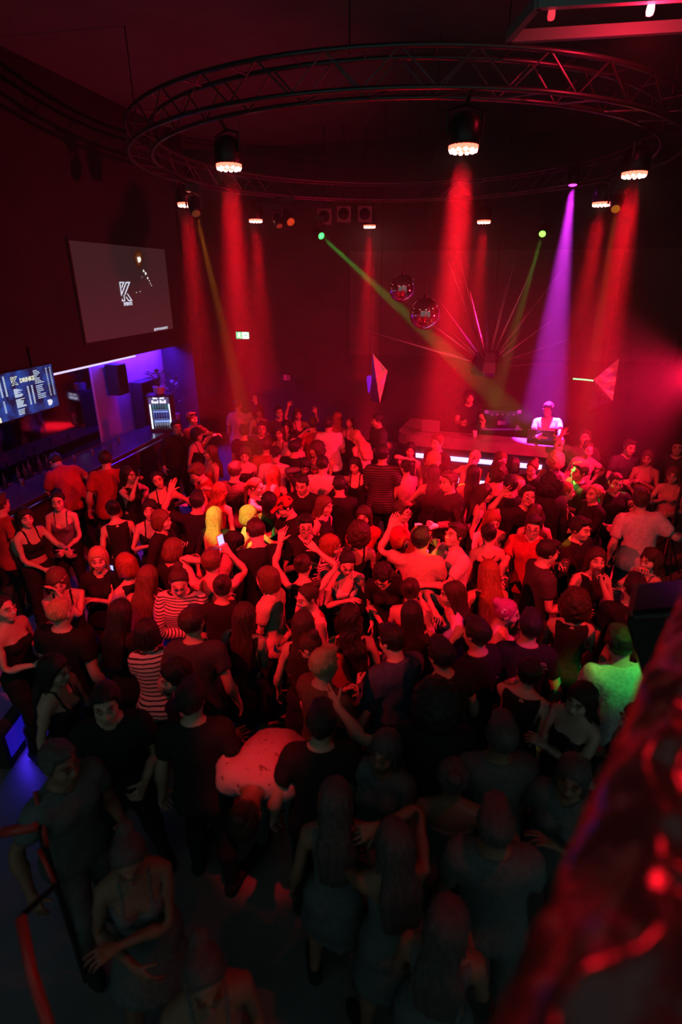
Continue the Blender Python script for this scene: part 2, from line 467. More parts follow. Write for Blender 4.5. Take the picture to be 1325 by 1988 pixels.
TPL = {}
class Tpl:
    def __init__(s, V, F, W, tint=None): s.V, s.F, s.W, s.tint = V, F, W, tint
def smoothstep(a, b, x): t = np.clip((x-a)/(b-a), 0, 1); return t*t*(3-2*t)
def value_noise(P, sc, seed=0):
    """smooth lattice noise, -1..1"""
    q = P*sc; i = np.floor(q).astype(np.int64); f = q-i; f = f*f*(3-2*f); r = 0
    for a in (0,1):
        for b in (0,1):
            for c in (0,1):
                h = (i[:,0]+a)*374761393 + (i[:,1]+b)*668265263 + (i[:,2]+c)*1274126177 + seed*982451653
                h = (h ^ (h >> 13))*1274126177; h = (h ^ (h >> 16)) & 0xffff
                r = r + (h/32767.5-1)*np.where(a, f[:,0], 1-f[:,0])*np.where(b, f[:,1], 1-f[:,1])*np.where(c, f[:,2], 1-f[:,2])
    return r
def vnormals(V, F):
    n = np.cross(V[F[:,1]]-V[F[:,0]], V[F[:,2]]-V[F[:,0]]); N = np.zeros_like(V)
    for i in range(3): np.add.at(N, F[:,i], n)
    return N/np.maximum(np.linalg.norm(N, axis=1, keepdims=True), 1e-9)

def make_templates(sex):
    J, T, AH, A, L, Hd = body_fields(sex)
    D = smin(T.D, AH.D, .045); D = smin(D, L.D, .03); D = smin(D, Hd.D, .035)
    full, lo = mirrored(T, D)
    V, Q = surface(full, lo, VOX); V = relax(V, Q, 1, .35)
    keep = np.zeros(len(V)); keep[V[:,2] > 1.50] = .5; keep[(V[:,2] > 1.53) & (V[:,1] < -.02)] = .9
    hz = (np.abs(V[:,0]) > abs(J['wrist'][0])-.01) & (V[:,2] < 1.1); keep[hz] = .75
    V, F = decimate(V, Q, 7000, keep)
    tint = np.ones((len(V), 3), f32)
    ax = np.abs(V[:,0])
    br = (V[:,1] < -.05) & (np.abs(V[:,2]-(1.676+.006*np.sin(ax*60))) < .006) & (ax > .012) & (ax < .052); tint[br] = (.22,.17,.14)
    ey = (np.hypot((ax-.031)/1.5, V[:,2]-1.647) < .0085) & (V[:,1] < -.06); tint[ey] = (.75,.78,.80)
    ir = (np.hypot(ax-.031, V[:,2]-1.647) < .0065) & (V[:,1] < -.06); tint[ir] = (.05,.04,.04)
    lp = (ax < .023) & (np.abs(V[:,2]-1.583) < .0085) & (V[:,1] < -.080); tint[lp] = (.62,.26,.26) if sex == 'f' else (.78,.52,.50)
    TPL['body', sex] = Tpl(V, F, weights(V, J), tint)
    # ---- clothes: the same fields, let out and cut at the hems (a closed shell that ends cleanly on the body)
    st = 2
    sub = lambda f: f.D[::st, ::st, ::st]
    x = T.ax[0][::st][:,None,None]; y = T.ax[1][::st][None,:,None]; z = T.ax[2][::st][None,None,:]
    tD, aD, lD = sub(T), sub(A), sub(L)
    t = (x-J['shoulder'][0])*J['a'][0] + (z-J['shoulder'][2])*J['a'][2]
    neck = lambda r, yc=.012: r*np.clip((z-1.375)/.06, .02, 1) - np.sqrt(x*x+(y-yc-(1.46-z)*.15)**2)       # inside the neck hole is cut away
    def fin(name, Dc, tris, wr=.004, seed=1, st=st):
        k = int(round(-float(T.lo[0])/T.h)); 
        # half grid starts at x = lo: resample so that index 0 is x ~ 0
        x0 = (T.ax[0][::st]); k = int(np.argmin(np.abs(x0)))
        half = Dc[k:]; full = np.concatenate([half[:0:-1], half], 0)
        lo_ = np.array((-(half.shape[0]-1)*T.h*st, T.lo[1], T.lo[2]), f32)
        V, Q = surface(full.astype(f32), lo_, T.h*st); V = relax(V, Q, 1, .3)
        if wr:
            tri = np.concatenate([Q[:,[0,1,2]], Q[:,[0,2,3]]]); N = vnormals(V, tri)
            wv = value_noise(V*np.array((1,1,.55)), 22, seed)*wr + value_noise(V, 45, seed+9)*wr*.45
            V = V + N*wv[:,None]
        V, F = decimate(V, Q, tris)
        TPL[name, sex] = Tpl(V.astype(f32), F, weights(V, J))
    def top(zb, zt, loose, sl, sloose, nk, nyc=.012, taper=0.0):
        lo_ = loose + np.clip((1.28-z)*taper, 0, .05)
        d = np.maximum(tD-lo_, np.maximum(zb-z, z-zt)); d = np.maximum(d, np.where(z > 1.36, neck(nk, nyc), -1))
        if sl > 0:
            s_ = np.maximum(aD-sloose, t-sl); s_ = np.maximum(s_, -.06-t)
            d = smin(d, s_, .05)
        return d
    fin('tee', top(.86, 1.50, .014, .17, .022, .074, taper=.05), 2600)
    fin('shirt', top(.82, 1.505, .017, .20, .030, .066, taper=.07), 2800, .006, 3)
    fin('long', top(.84, 1.50, .014, .53, .018, .070, taper=.04), 3200, .005, 4)
    fin('jacket', top(.82, 1.51, .028, .53, .026, .075, taper=.04), 3400, .007, 5)
    strap = np.maximum(np.abs(x-.082)-.011, -9)
    band = np.maximum(tD-.010, np.maximum(.88-z, np.minimum(z-(1.335-.06*np.exp(-(x/.06)**2)), np.maximum(strap, z-1.50))))
    fin('tank', np.maximum(band, np.where(z > 1.36, neck(.055), -1)), 2200, .0025, 6)
    crop = np.maximum(tD-.012, np.maximum(1.10-z, np.minimum(z-(1.34-.04*np.exp(-(x/.06)**2)), np.maximum(strap, z-1.50))))
    fin('crop', np.maximum(crop, np.where(z > 1.36, neck(.055), -1)), 1600, .003, 7)
    fin('strapless', np.maximum(tD-.010, np.maximum(.86-z, z-1.335)), 1700, .003, 8)
    vest = top(.86, 1.47, .010, -1, 0, .080)
    fin('vest', np.maximum(vest, x-(.135 if sex == 'f' else .155)), 2100, .003, 9)
    lw = smin(tD, lD, .03)
    fin('trousers', np.maximum(lw-.013, np.maximum(.075-z, z-1.01)), 2400, .004, 10)
    wide = smin(tD-.012, lD-.012-np.clip((.8-z)*.07, 0, .045), .03)
    fin('wide', np.maximum(wide, np.maximum(.05-z, z-1.03)), 2400, .006, 11)
    fin('shorts', np.maximum(lw-.018, np.maximum(.62-z, z-1.01)), 1400, .004, 12)
    rx_ = np.interp(z.ravel(), [.50,.80,.95,1.03], [.235,.20,.178,.145])[None,None,:]; ry_ = np.interp(z.ravel(), [.50,.80,.95,1.03], [.19,.165,.128,.105])[None,None,:]
    sk = (np.sqrt((x/rx_)**2+((y-.012)/ry_)**2)-1)*np.minimum(rx_, ry_)
    sk = np.minimum(sk, smin(tD, lD, .03)-.016)
    fin('skirt', np.maximum(sk, np.maximum(.58-z, z-1.03)), 1400, .006, 13)
    ft = np.maximum(lD-.014, z-.098)
    fin('shoes', np.maximum(ft, -(z+.012)), 800, 0)
    tp = TPL.pop(('shoes', sex))
    for s_, sg in (('l', 1), ('r', -1)):
        mk_ = (tp.V[tp.F[:,0],0]*sg > 0); F_ = tp.F[mk_]; u_, inv = np.unique(F_, return_inverse=True)
        TPL['shoe'+s_, sex] = Tpl(tp.V[u_], inv.reshape(F_.shape), tp.W[u_])
    TPL['J', sex] = J

# ---- hair on the template head
def make_hair():
    h = .0075; lo, hi = (-.24,-.17,.98), (.24,.24,1.84)
    J = joints('m')
    def fld(): return Field(lo, hi, h)
    def scalp(o, zc=1.0):
        f = fld(); f.ell((0,.026,1.672), (.0765+o,.097+o,.093+o*zc), 0); return f
    def face_cut(f, zfr=1.705, yb=.012, zlow=1.50, side=.0):
        # hair line: open over the face, ending in front of the ears
        x = f.ax[0][:,None,None]; y = f.ax[1][None,:,None]; z = f.ax[2][None,None,:]
        line = yb + (z-1.60)*(-.35) 
        cut = np.minimum(line-y, (zfr-.6*x*x*8)-z)       # >0 means face zone: in front of the line and below the fringe
        f.D = np.maximum(f.D, cut); return f
    def fin(name, f, tris, strand, seed, chest=True):
        V, Q = surface(f.D, f.lo, h); V = relax(V, Q, 1, .4)
        tri = np.concatenate([Q[:,[0,1,2]], Q[:,[0,2,3]]]); N = vnormals(V, tri)
        an = np.arctan2(V[:,0], V[:,1]-.0)
        if strand == 'short':
            q = np.stack([V[:,0]*1.0, V[:,1]*.5, V[:,2]*.6], 1); w = value_noise(q, 95, seed)*.0055 + value_noise(q, 45, seed+3)*.006
        elif strand == 'curl':
            w = value_noise(V, 48, seed)*.014 + value_noise(V, 95, seed+1)*.007
        elif strand == 'wave':
            q = np.stack([an*.11 + .015*np.sin(V[:,2]*45), V[:,2]*.25, 0*an], 1); w = value_noise(q, 90, seed)*.010 + np.sin(V[:,2]*42+an*2)*.006
        else:
            q = np.stack([an*.11, V[:,2]*.10, 0*an], 1); w = value_noise(q, 100, seed)*.006 + value_noise(q, 220, seed+2)*.003
        V = V + N*w[:,None]
        V, F = decimate(V, Q, tris)
        W = np.zeros((len(V), len(BONES)), f32)
        c = smoothstep(1.52, 1.36, V[:,2]) if chest else 0*V[:,2]
        W[:,BI['head']] = 1-c; W[:,BI['chest']] = c
        TPL['hair', name] = Tpl(V.astype(f32), F, W)
    f = scalp(.014); f.D = np.maximum(f.D, -(f.ax[2][None,None,:]-1.585-.12*np.maximum(-f.ax[1][None,:,None]+.02, 0)*4)); face_cut(f, 1.724, -.003); f.ell((0,-.045,1.757), (.058,.045,.022), .02)
    fin('short', f, 1100, 'short', 1, False)
    f = scalp(.009); z = f.ax[2][None,None,:]; f.D = np.maximum(f.D, -(z-1.60)); face_cut(f, 1.722, -.0)
    fin('buzz', f, 800, 'short', 2, False)
    f = scalp(.020); z = f.ax[2][None,None,:]; f.D = np.maximum(f.D, -(z-1.60)); face_cut(f, 1.708, -.02); f.ell((.02,-.055,1.735), (.06,.045,.032), .02)
    fin('quiff', f, 1200, 'short', 3, False)
    def long(zend, wid, name, strand, seed, thick=.045, tris=1900, fr=1.712):
        f = scalp(.016)
        f.ell((0,.060,1.60), (.088,.070,.12), .04)
        f.put(sd_loft([zend,zend+.04,1.40,1.50,1.62], [wid*.55,wid*.85,wid,.092,.086], [thick*.5,thick*.8,thick,.062,.07], [.138,.138,.128,.088,.055], 2.4), (-.2,-.0,zend), (.2,.20,1.62), .03)
        for q in (1,-1): f.cone((q*.070,-.005,1.66), (q*.088,.010,1.47), .018, .022, .02)
        face_cut(f, fr, -.028)
        fin(name, f, tris, strand, seed)
    long(1.16, .120, 'long', 'straight', 4); long(1.02, .135, 'verylong', 'straight', 5, .05, 2100)
    long(1.13, .150, 'wavy', 'wave', 6, .062, 2600)
    f = scalp(.020); f.ell((0,.045,1.585), (.100,.090,.085), .04)
    for q in (1,-1): f.cone((q*.076,-.012,1.66), (q*.084,-.015,1.54), .020, .020, .02)
    z = f.ax[2][None,None,:]; f.D = np.maximum(f.D, -(z-1.505)); face_cut(f, 1.700, -.040)
    fin('bob', f, 1500, 'straight', 7)
    f = scalp(.010); z = f.ax[2][None,None,:]; f.D = np.maximum(f.D, -(z-1.585)); face_cut(f, 1.737, .0); f.ell((0,.130,1.725), (.045,.040,.042), .02)
    fin('bun', f, 1200, 'straight', 8, False)
    f = scalp(.011); z = f.ax[2][None,None,:]; f.D = np.maximum(f.D, -(z-1.585)); face_cut(f, 1.737, .0)
    f.cone((0,.115,1.70), (0,.160,1.62), .026, .034, .02); f.cone((0,.160,1.62), (0,.150,1.28), .036, .014, .02)
    fin('ponytail', f, 1300, 'straight', 9)
    f = scalp(.045); f.ell((0,.05,1.60), (.135,.105,.12), .05); z = f.ax[2][None,None,:]; f.D = np.maximum(f.D, -(z-1.48)); face_cut(f, 1.715, -.03)
    fin('curly', f, 2200, 'curl', 10)
    f = scalp(.012); f.D = np.maximum(f.D, -(f.ax[2][None,None,:]-1.66-.0*f.ax[0][:,None,None])); f.cone((0,-.09,1.700), (0,-.135,1.688), .062, .058, .01, (1,1,.12))
    V, Q = surface(f.D, f.lo, h); V, F = decimate(V, Q, 700)
    W = np.zeros((len(V), len(BONES)), f32); W[:,BI['head']] = 1; TPL['hair','cap'] = Tpl(V, F, W)

# ---- posing
def rx_(a): c, s = math.cos(a), math.sin(a); return np.array(((1,0,0),(0,c,-s),(0,s,c)))
def ry_(a): c, s = math.cos(a), math.sin(a); return np.array(((c,0,s),(0,1,0),(-s,0,c)))
def rz_(a): c, s = math.cos(a), math.sin(a); return np.array(((c,-s,0),(s,c,0),(0,0,1)))
def axis_rot(ax, a):
    ax = ax/np.linalg.norm(ax); K = np.array(((0,-ax[2],ax[1]),(ax[2],0,-ax[0]),(-ax[1],ax[0],0)))
    return np.eye(3)+math.sin(a)*K+(1-math.cos(a))*K@K
# hand targets from the shoulder: (outwards, forwards, up), then elbow hint, finger curl, forearm twist
ARMS = {
 'down':    ((.12,.06,-.50), (.3,-.6,-.3), 25, 0), 'back': ((.10,-.10,-.48), (.5,-.8,0), 25, 0),
 'hip':     ((.06,-.02,-.34), (1,-.35,-.1), 35, 0), 'front': ((-.10,.22,-.40), (.6,-.4,-.5), 30, 0),
 'clasp':   ((-.165,.20,-.38), (.7,-.3,-.4), 40, 0), 'cup': ((-.03,.30,-.24), (.4,-.3,-1), 70, 0),
 'chest':   ((-.14,.22,-.14), (.7,0,-.8), 30, 60), 'mouth': ((-.13,.20,.10), (.6,.2,-1), 75, 30),
 'drink':   ((-.12,.24,.08), (.9,.2,-.6), 75, 20), 'phone': ((-.10,.30,-.04), (.4,.0,-1), 55, 30),
 'phonehi': ((-.06,.28,.20), (.6,.1,-1), 55, 20), 'fwd': ((.02,.46,-.16), (.5,0,-1), 30, 0),
 'reach':   ((.0,.50,-.02), (.6,0,-.8), 20, 0), 'up': ((.10,.14,.48), (1,.1,0), 30, 0),
 'upbent':  ((-.02,.14,.34), (1,.25,.0), 40, 0), 'wave': ((.20,.16,.26), (.8,0,-.6), 10, 0),
 'hair':    ((-.08,.06,.22), (1,.35,.1), 40, 0), 'face': ((-.15,.17,.16), (.5,.4,-1), 20, 40),
 'side':    ((.42,.16,.02), (.2,-.4,-1), 20, 0), 'sidelow': ((.32,.18,-.26), (.3,-.5,-.4), 20, 0),
 'cross':   ((-.26,.17,-.24), (.6,.25,-.7), 30, 60), 'point': ((-.02,.34,.06), (.6,0,-1), 60, 0),
 'elbow':   ((-.20,.18,.14), (1,.5,.35), 40, 0), 'lean': ((.10,.30,-.42), (.7,-.6,0), 10, 0),
}
def pose(sex, armL='down', armR='down', lean=0, side=0, twist=0, hyaw=0, hpitch=0, hroll=0, stance=.06, seed=0, knee=0):
    J = TPL['J', sex]; rnd = random.Random(seed)
    R, P = {}, {}
    d2 = math.radians
    R['pelvis'] = rx_(d2(lean*.45))@ry_(d2(-side*.3)); P['pelvis'] = J['pelvis']
    def child(b, par, rot):
        R[b] = R[par]@rot; P[b] = P[par]+R[par]@(J[b]-J[par])
    child('spine', 'pelvis', rx_(d2(lean*.30))@ry_(d2(-side*.35))@rz_(d2(twist*.4)))
    child('chest', 'spine', rx_(d2(lean*.25))@ry_(d2(-side*.35))@rz_(d2(twist*.6)))
    child('neck', 'chest', rx_(d2(hpitch*.35))@rz_(d2(hyaw*.35))@ry_(d2(hroll*.4)))
    child('head', 'neck', rx_(d2(hpitch*.65))@rz_(d2(hyaw*.65))@ry_(d2(hroll*.6)))
    hands = {}
    for s_, sg, ap in (('l', 1, armL), ('r', -1, armR)):
        mi = np.array((sg, 1, 1.0))
        off, hint, curl, tw = ARMS[ap] if isinstance(ap, str) else ap
        j = rnd.uniform
        off = np.array((off[0]+j(-.02,.02), off[1]+j(-.03,.02), off[2]+j(-.03,.03)))
        Rc = R['chest']
        S = P['chest']+Rc@(J['shoulder']*mi-J['chest'])
        tgt = S + Rc@(np.array((off[0]*sg, -off[1], off[2])))
        hv = Rc@np.array((hint[0]*sg, -hint[1], hint[2]))
        L1, L2 = np.linalg.norm(J['elbow']-J['shoulder']), np.linalg.norm(J['wrist']-J['elbow'])
        dv = tgt-S; dist = np.linalg.norm(dv); u = dv/max(dist, 1e-6); dist = min(max(dist, .12), (L1+L2)*.985)
        ca = (L1*L1+dist*dist-L2*L2)/(2*L1*dist); ca = max(-1, min(1, ca)); sa = math.sqrt(1-ca*ca)
        hv = hv-u*(hv@u); hv /= max(np.linalg.norm(hv), 1e-6)
        E = S+u*L1*ca+hv*L1*sa; Wp = S+u*dist
        ud = (E-S)/L1; fd = (Wp-E)/np.linalg.norm(Wp-E)
        a = J['a']*mi; hr = np.cross(a, np.array((0,-1.0,0))); hr /= np.linalg.norm(hr)
        hn = np.cross(ud, fd)
        if np.linalg.norm(hn) < .05: hn = np.cross(ud, Rc@np.array((0,-1.0,0)))
        hn /= max(np.linalg.norm(hn), 1e-6)
        fr = lambda d, h: np.stack([d, h, np.cross(d, h)], 1)
        A0 = fr(a, hr)
        hu = hn-ud*(hn@ud); hu /= np.linalg.norm(hu); hf = hn-fd*(hn@fd); hf /= np.linalg.norm(hf)
        R['upper'+s_] = fr(ud, hu)@A0.T; P['upper'+s_] = S
        R['fore'+s_] = fr(fd, hf)@A0.T; P['fore'+s_] = E
        R['hand'+s_] = axis_rot(fd, d2(tw*sg))@R['fore'+s_]; P['hand'+s_] = Wp
        Rh = R['hand'+s_]; n = J['n']*mi
        for i in range(5):
            p = [q*mi for q in J['F'][i]]; b = 'f%da%s' % (i, s_); b2 = 'f%db%s' % (i, s_)
            dr = p[1]-p[0]; ax = np.cross(dr, n); c = curl*(.75+.12*i)+j(-6,6)
            if i == 4: ax = np.cross(dr, a*.6+n); c = curl*.35
            R[b] = Rh@axis_rot(ax, d2(c)); P[b] = Wp+Rh@(p[0]-J['wrist']*mi)
            R[b2] = R[b]@axis_rot(ax, d2(c*1.0)); P[b2] = P[b]+R[b]@(p[1]-p[0])
        hands[s_] = (Wp+Rh@(J['a']*mi*.085+n*.03), Rh@(J['a']*mi), Rh@n, Rh@np.array((0,-1.0,0)))
    for s_, sg in (('l', 1), ('r', -1)):
        mi = np.array((sg, 1, 1.0)); kb = knee if (sg > 0) == (seed % 2 == 0) else knee*.3
        sp = stance*(.6+rnd.random()*.8)
        Rt = ry_(-sg*sp)@rx_(d2(-kb+rnd.uniform(-6,6)))
        R['thigh'+s_] = Rt; P['thigh'+s_] = P['pelvis']+R['pelvis']@(J['hip']*mi-J['pelvis'])
        R['shin'+s_] = Rt@rx_(d2(kb*1.6)); P['shin'+s_] = P['thigh'+s_]+Rt@((J['knee']-J['hip'])*mi)
        R['foot'+s_] = rz_(sg*.2); P['foot'+s_] = P['shin'+s_]+R['shin'+s_]@((J['ankle']-J['knee'])*mi)
    zmin = min(P['footl'][2], P['footr'][2])-J['ankle'][2]
    rest = {'pelvis':J['pelvis'],'spine':J['spine'],'chest':J['chest'],'neck':J['neck'],'head':J['head']}
    for s_, sg in (('l', 1), ('r', -1)):
        mi = np.array((sg, 1, 1.0))
        for b, k in (('upper','shoulder'),('fore','elbow'),('hand','wrist'),('thigh','hip'),('shin','knee'),('foot','ankle')): rest[b+s_] = J[k]*mi
        for i in range(5): rest['f%da%s' % (i, s_)] = J['F'][i][0]*mi; rest['f%db%s' % (i, s_)] = J['F'][i][1]*mi
    dz = np.array((0,0,zmin))
    M = np.zeros((len(BONES), 12), f32)
    for b in BONES:
        t = P[b]-dz-R[b]@rest[b]; M[BI[b]] = np.concatenate([R[b], t[:,None]], 1).ravel()
    hands = {k: (v[0]-dz, v[1], v[2], v[3]) for k, v in hands.items()}
    hc = R['head']@(np.array((0,-.005,1.655))-J['head'])+P['head']-dz
    return M, hc, hands, R['head']
def skin(tp, M):
    A = (tp.W@M).reshape(-1, 3, 4)
    return np.einsum('nij,nj->ni', A[:,:,:3], tp.V)+A[:,:,3]
def posed(name, tp, M, m, parent=None, tint=False):
    me = np_mesh(name, skin(tp, M), tp.F)
    at = me.attributes.new('rest', 'FLOAT_VECTOR', 'POINT'); at.data.foreach_set('vector', np.ascontiguousarray(tp.V, f32).ravel())
    if tint:
        at = me.attributes.new('tint', 'FLOAT_COLOR', 'POINT'); at.data.foreach_set('color', np.concatenate([tp.tint, np.ones((len(tp.V),1), f32)], 1).ravel())
    o = bpy.data.objects.new(name, me); COL.objects.link(o); me.materials.append(m)
    if parent is not None: o.parent = parent
    return o
# ------------------------------------------------------------------ the room
RW_L, RW_R, F_B, F_F, CEIL = -7.25, 5.3, 14.6, -3.2, 7.0
m_black = mat('matte_black', (.035,.037,.038), .85, build=noise_col((.028,.030,.031), (.045,.047,.048), 3))
m_wall = mat('dark_wall_paint', (.07,.075,.078), .8, build=noise_col((.055,.060,.062), (.085,.090,.092), 1.2))
m_lift = mat('charcoal_ceiling_paint', (.032,.036,.036), .9, build=noise_col((.028,.032,.032), (.037,.041,.041), 1.5))
m_floor = mat('dark_vinyl_floor', (.24,.24,.24), .38, build=noise_col((.20,.20,.20), (.27,.27,.27), 2.2, bump=.05))
m_gloss = mat('gloss_black', (.02,.02,.022), .18)
m_metal = mat('black_metal', (.05,.05,.052), .35, .6)
m_alu = mat('truss_aluminium', (.42,.42,.44), .35, .9)
m_mirror = mat('mirror_chrome', (.85,.85,.87), .035, 1.0)
m_mirror_r = mat('mirror_panel', (.75,.75,.78), .28, 1.0, build=bump_only(6, .25, dist=.03))
struct('floor', MB().rbox(RW_L-.3, RW_R+.3, F_F, F_B+.3, -.12, 0), m_floor, 'dark smooth dance floor under the crowd')
struct('ceiling', MB().rbox(RW_L-.3, RW_R+.3, .6, F_B+.3, CEIL, CEIL+.15), mat('grey_ceiling_paint', (.30,.32,.32), .9, build=noise_col((.28,.30,.30), (.33,.35,.35), 1.5)), 'unlit ceiling above the lighting ring')
struct('wall_left', MB().rbox(RW_L-.2, RW_L, F_F, F_B+.2, 0, CEIL), mat('bar_wall_paint', (.24,.24,.26), .7, build=noise_col((.22,.22,.24), (.27,.27,.29), 2)), 'long side wall behind the bar')
struct('wall_back', MB().rbox(RW_L-.2, RW_R+.2, F_B, F_B+.2, 0, CEIL), m_wall, 'dark end wall behind the stage')
struct('wall_right', MB().rbox(RW_R, RW_R+.2, 2.0, F_B+.2, 0, CEIL), m_wall, 'dark side wall at the far right')
# bulkhead over the bar and the wall that closes the bar off
struct('trim_1', MB().rbox(RW_L, -6.5, -1.0, 12.55, 2.70, CEIL), m_lift, 'dark bulkhead over the bar carrying the projection screen')
struct('trim_2', MB().rbox(RW_L, -6.42, 12.55, 13.0, 0, CEIL), m_lift, 'dark pier closing the end of the bar')
# pale backdrop on the end wall
struct('trim_3', MB().rbox(-3.0, 4.7, F_B-.06, F_B, 2.30, 4.72), mat('backdrop_panel', (.15,.14,.14), .8, build=noise_col((.125,.12,.12), (.17,.16,.16), .8)), 'wide pale backdrop panel on the end wall')
# a ledge over the exit sign
struct('trim_4', MB().rbox(-4.95, -3.95, F_B-.18, F_B, 3.10, 3.16), m_wall, 'thin ledge above the exit sign')

# ---- haze filling the room
hz = MB().rbox(-5.75, RW_R-.02, 5.5, F_B-.1, 1.70, 5.95)
mh = bpy.data.materials.new('haze'); mh.use_nodes = True; nt = mh.node_tree; nt.nodes.clear()
vsn = nt.nodes.new('ShaderNodeVolumeScatter'); vsn.inputs['Density'].default_value = .017; vsn.inputs['Anisotropy'].default_value = .15; vsn.inputs['Color'].default_value = (1,1,1,1)
on = nt.nodes.new('ShaderNodeOutputMaterial'); nt.links.new(vsn.outputs[0], on.inputs['Volume'])
haze = hz.build('haze', mh)
tag(haze, 'thin stage haze hanging over the dance floor and stage', 'haze', kind='stuff')

# ---- projection screen on the bulkhead (3.06 x 1.6 m)
S_F0, S_F1, S_Z0, S_Z1, S_R = 8.75, 11.83, 3.08, 4.68, -6.5
def screen_mat(nt, b):
    t = nd(nt, 'ShaderNodeTexCoord'); sp = nd(nt, 'ShaderNodeSeparateXYZ'); nt.links.new(t.outputs['Generated'], sp.inputs[0])
    n = nd(nt, 'ShaderNodeTexNoise'); n.inputs['Scale'].default_value = 2.0; nt.links.new(t.outputs['Generated'], n.inputs['Vector'])
    mz = nd(nt, 'ShaderNodeMath', operation='MULTIPLY_ADD'); nt.links.new(n.outputs['Fac'], mz.inputs[0]); mz.inputs[1].default_value = .35; nt.links.new(sp.outputs['Z'], mz.inputs[2])
    r = nd(nt, 'ShaderNodeValToRGB'); r.color_ramp.elements[0].position = .15; r.color_ramp.elements[0].color = (.052,.011,.016,1)
    r.color_ramp.elements[1].position = .85; r.color_ramp.elements[1].color = (.024,.011,.012,1)
    nt.links.new(mz.outputs[0], r.inputs['Fac']); nt.links.new(r.outputs[0], b.inputs['Emission Color']); b.inputs['Emission Strength'].default_value = 1.0
m_scr = mat('projected_video', (.05,.05,.05), .6, build=screen_mat)
scr = thing('projection_screen', 'large dim projection screen with white logo above the bar', 'screen', room(S_R, (S_F0+S_F1)/2, S_Z0))
scs = MB().rbox(S_R+.002, S_R+.03, S_F0, S_F1, S_Z0, S_Z1).build('screen_surface', m_scr, scr)
for k, a in enumerate(((S_F0-.04, S_F0, S_Z0-.04, S_Z1+.04), (S_F1, S_F1+.04, S_Z0-.04, S_Z1+.04), (S_F0, S_F1, S_Z0-.04, S_Z0), (S_F0, S_F1, S_Z1, S_Z1+.04))):
    MB().rbox(S_R+.002, S_R+.04, *a).build('frame_bar', m_black, scr)
m_glow = mat('projected_white', (.1,.1,.1), .6, emit=(.80,.84,1.0), es=.95)
m_lamp_img = mat('projected_lamp', (.1,.1,.1), .6, emit=(.95,.93,.85), es=1.0)
m_lamp_halo = mat('projected_lamp_halo', (.1,.1,.1), .6, emit=(.30,.075,.02), es=.55)
LOGO = [[(571,833),(720,833),(622,932),(622,902),(674,849),(594,849),(594,1007),(768,833),(899,833),(684,1049),(684,1018),(849,853),(778,853),(571,1059)],
        [(571,1143),(571,1118),(594,1096),(594,1127),(644,1127),(644,1048),(662,1032),(662,1143)],
        [(704,1081),(716,1068),(772,1126),(852,1126),(756,1029),(768,1018),(893,1143),(765,1143)]]
def logo(o, w, ax, ay, an, m, parent, name='logo_stroke', th=.004):
    s = w/328.0
    for poly in LOGO: MB().prism([((x-735)*s, (988-y)*s) for x, y in poly], o, ax, ay, an, th).build(name, m, parent)
def words(s, size, o, ax, ay, an, m, parent, name='lettering', sx=1.0, bold=0.0):
    return link(name, place_flat(text_mesh(s, size, bold=bold), o, ax, ay, an, sx), m, parent)
def scr_pt(px, py, off=.036):
    f, z = at_r(px, py, S_R+off); return room(S_R+off, f, z)
pl = scr_pt(245, 566); logo(pl, .36, EF, EZ, ER, m_glow, scs)
words('EVENTS', .080, scr_pt(249, 590), EF, EZ, ER, m_glow, scs, sx=1.05, bold=.004)
words('@OFFICIALKEVENTS', .062, scr_pt(313, 638), EF, EZ, ER, m_glow, scs, 'handle_lettering', bold=.002)
def blob(px, py, r, m, k=9, off=.036, ph=0.0, name='street_lamp_image'):
    o = scr_pt(px, py, off)
    MB().prism([(r*(1+.22*math.sin(3*a+ph))*math.cos(a), r*(1+.22*math.sin(2*a+ph))*math.sin(a)) for a in np.linspace(0, 2*math.pi, k, endpoint=False)], o, EF, EZ, ER, .003).build(name, m, scs)
for rr_, e_ in ((.17,.10), (.13,.20), (.095,.45)):
    blob(269, 503, rr_, mat('projected_lamp_halo%d' % int(rr_*100), (.1,.1,.1), .6, emit=(.30,.075,.02), es=e_), 18, .031+.01*(.17-rr_), 0, 'lamp_halo_image')
blob(270, 504, .062, m_lamp_img, 12, .036, 1.0)
for px, py, r in ((279,526,.026),(283,531,.03),(287,540,.02),(290,545,.013),(292,550,.010),(294,554,.010),(276,538,.008),(265,568,.010),(272,566,.010)): blob(px, py, r, m_lamp_img, 7, .036, px)

# ---- menu display hung under the bulkhead
mf0, mz0 = at_r(5, 792, -6.44); mf1, mz1 = at_r(98, 710, -6.44)
T0, T1, TZ0, TZ1, TR = 6.35, 7.76, 2.20, 2.86, -6.44
def menu_mat(nt, b):
    t = nd(nt, 'ShaderNodeTexCoord'); n = nd(nt, 'ShaderNodeTexNoise'); n.inputs['Scale'].default_value = 5.0; n.inputs['Detail'].default_value = 8
    nt.links.new(t.outputs['Object'], n.inputs['Vector']); r = nd(nt, 'ShaderNodeValToRGB')
    r.color_ramp.elements[0].position = .38; r.color_ramp.elements[0].color = (.004,.010,.055,1); r.color_ramp.elements[1].position = .72; r.color_ramp.elements[1].color = (.02,.10,.55,1)
    nt.links.new(n.outputs['Fac'], r.inputs['Fac']); nt.links.new(r.outputs[0], b.inputs['Emission Color']); b.inputs['Emission Strength'].default_value = .8
tv = thing('menu_display', 'blue drinks menu display hanging at the left end of the bar', 'screen', room(TR, (T0+T1)/2, TZ0))
MB().rbox(TR-.05, TR, T0-.015, T1+.015, TZ0-.015, TZ1+.015).build('housing', m_gloss, tv)
tvp = MB().rbox(TR, TR+.004, T0, T1, TZ0, TZ1).build('display_panel', mat('menu_panel', (.02,.02,.02), .3, build=menu_mat), tv)
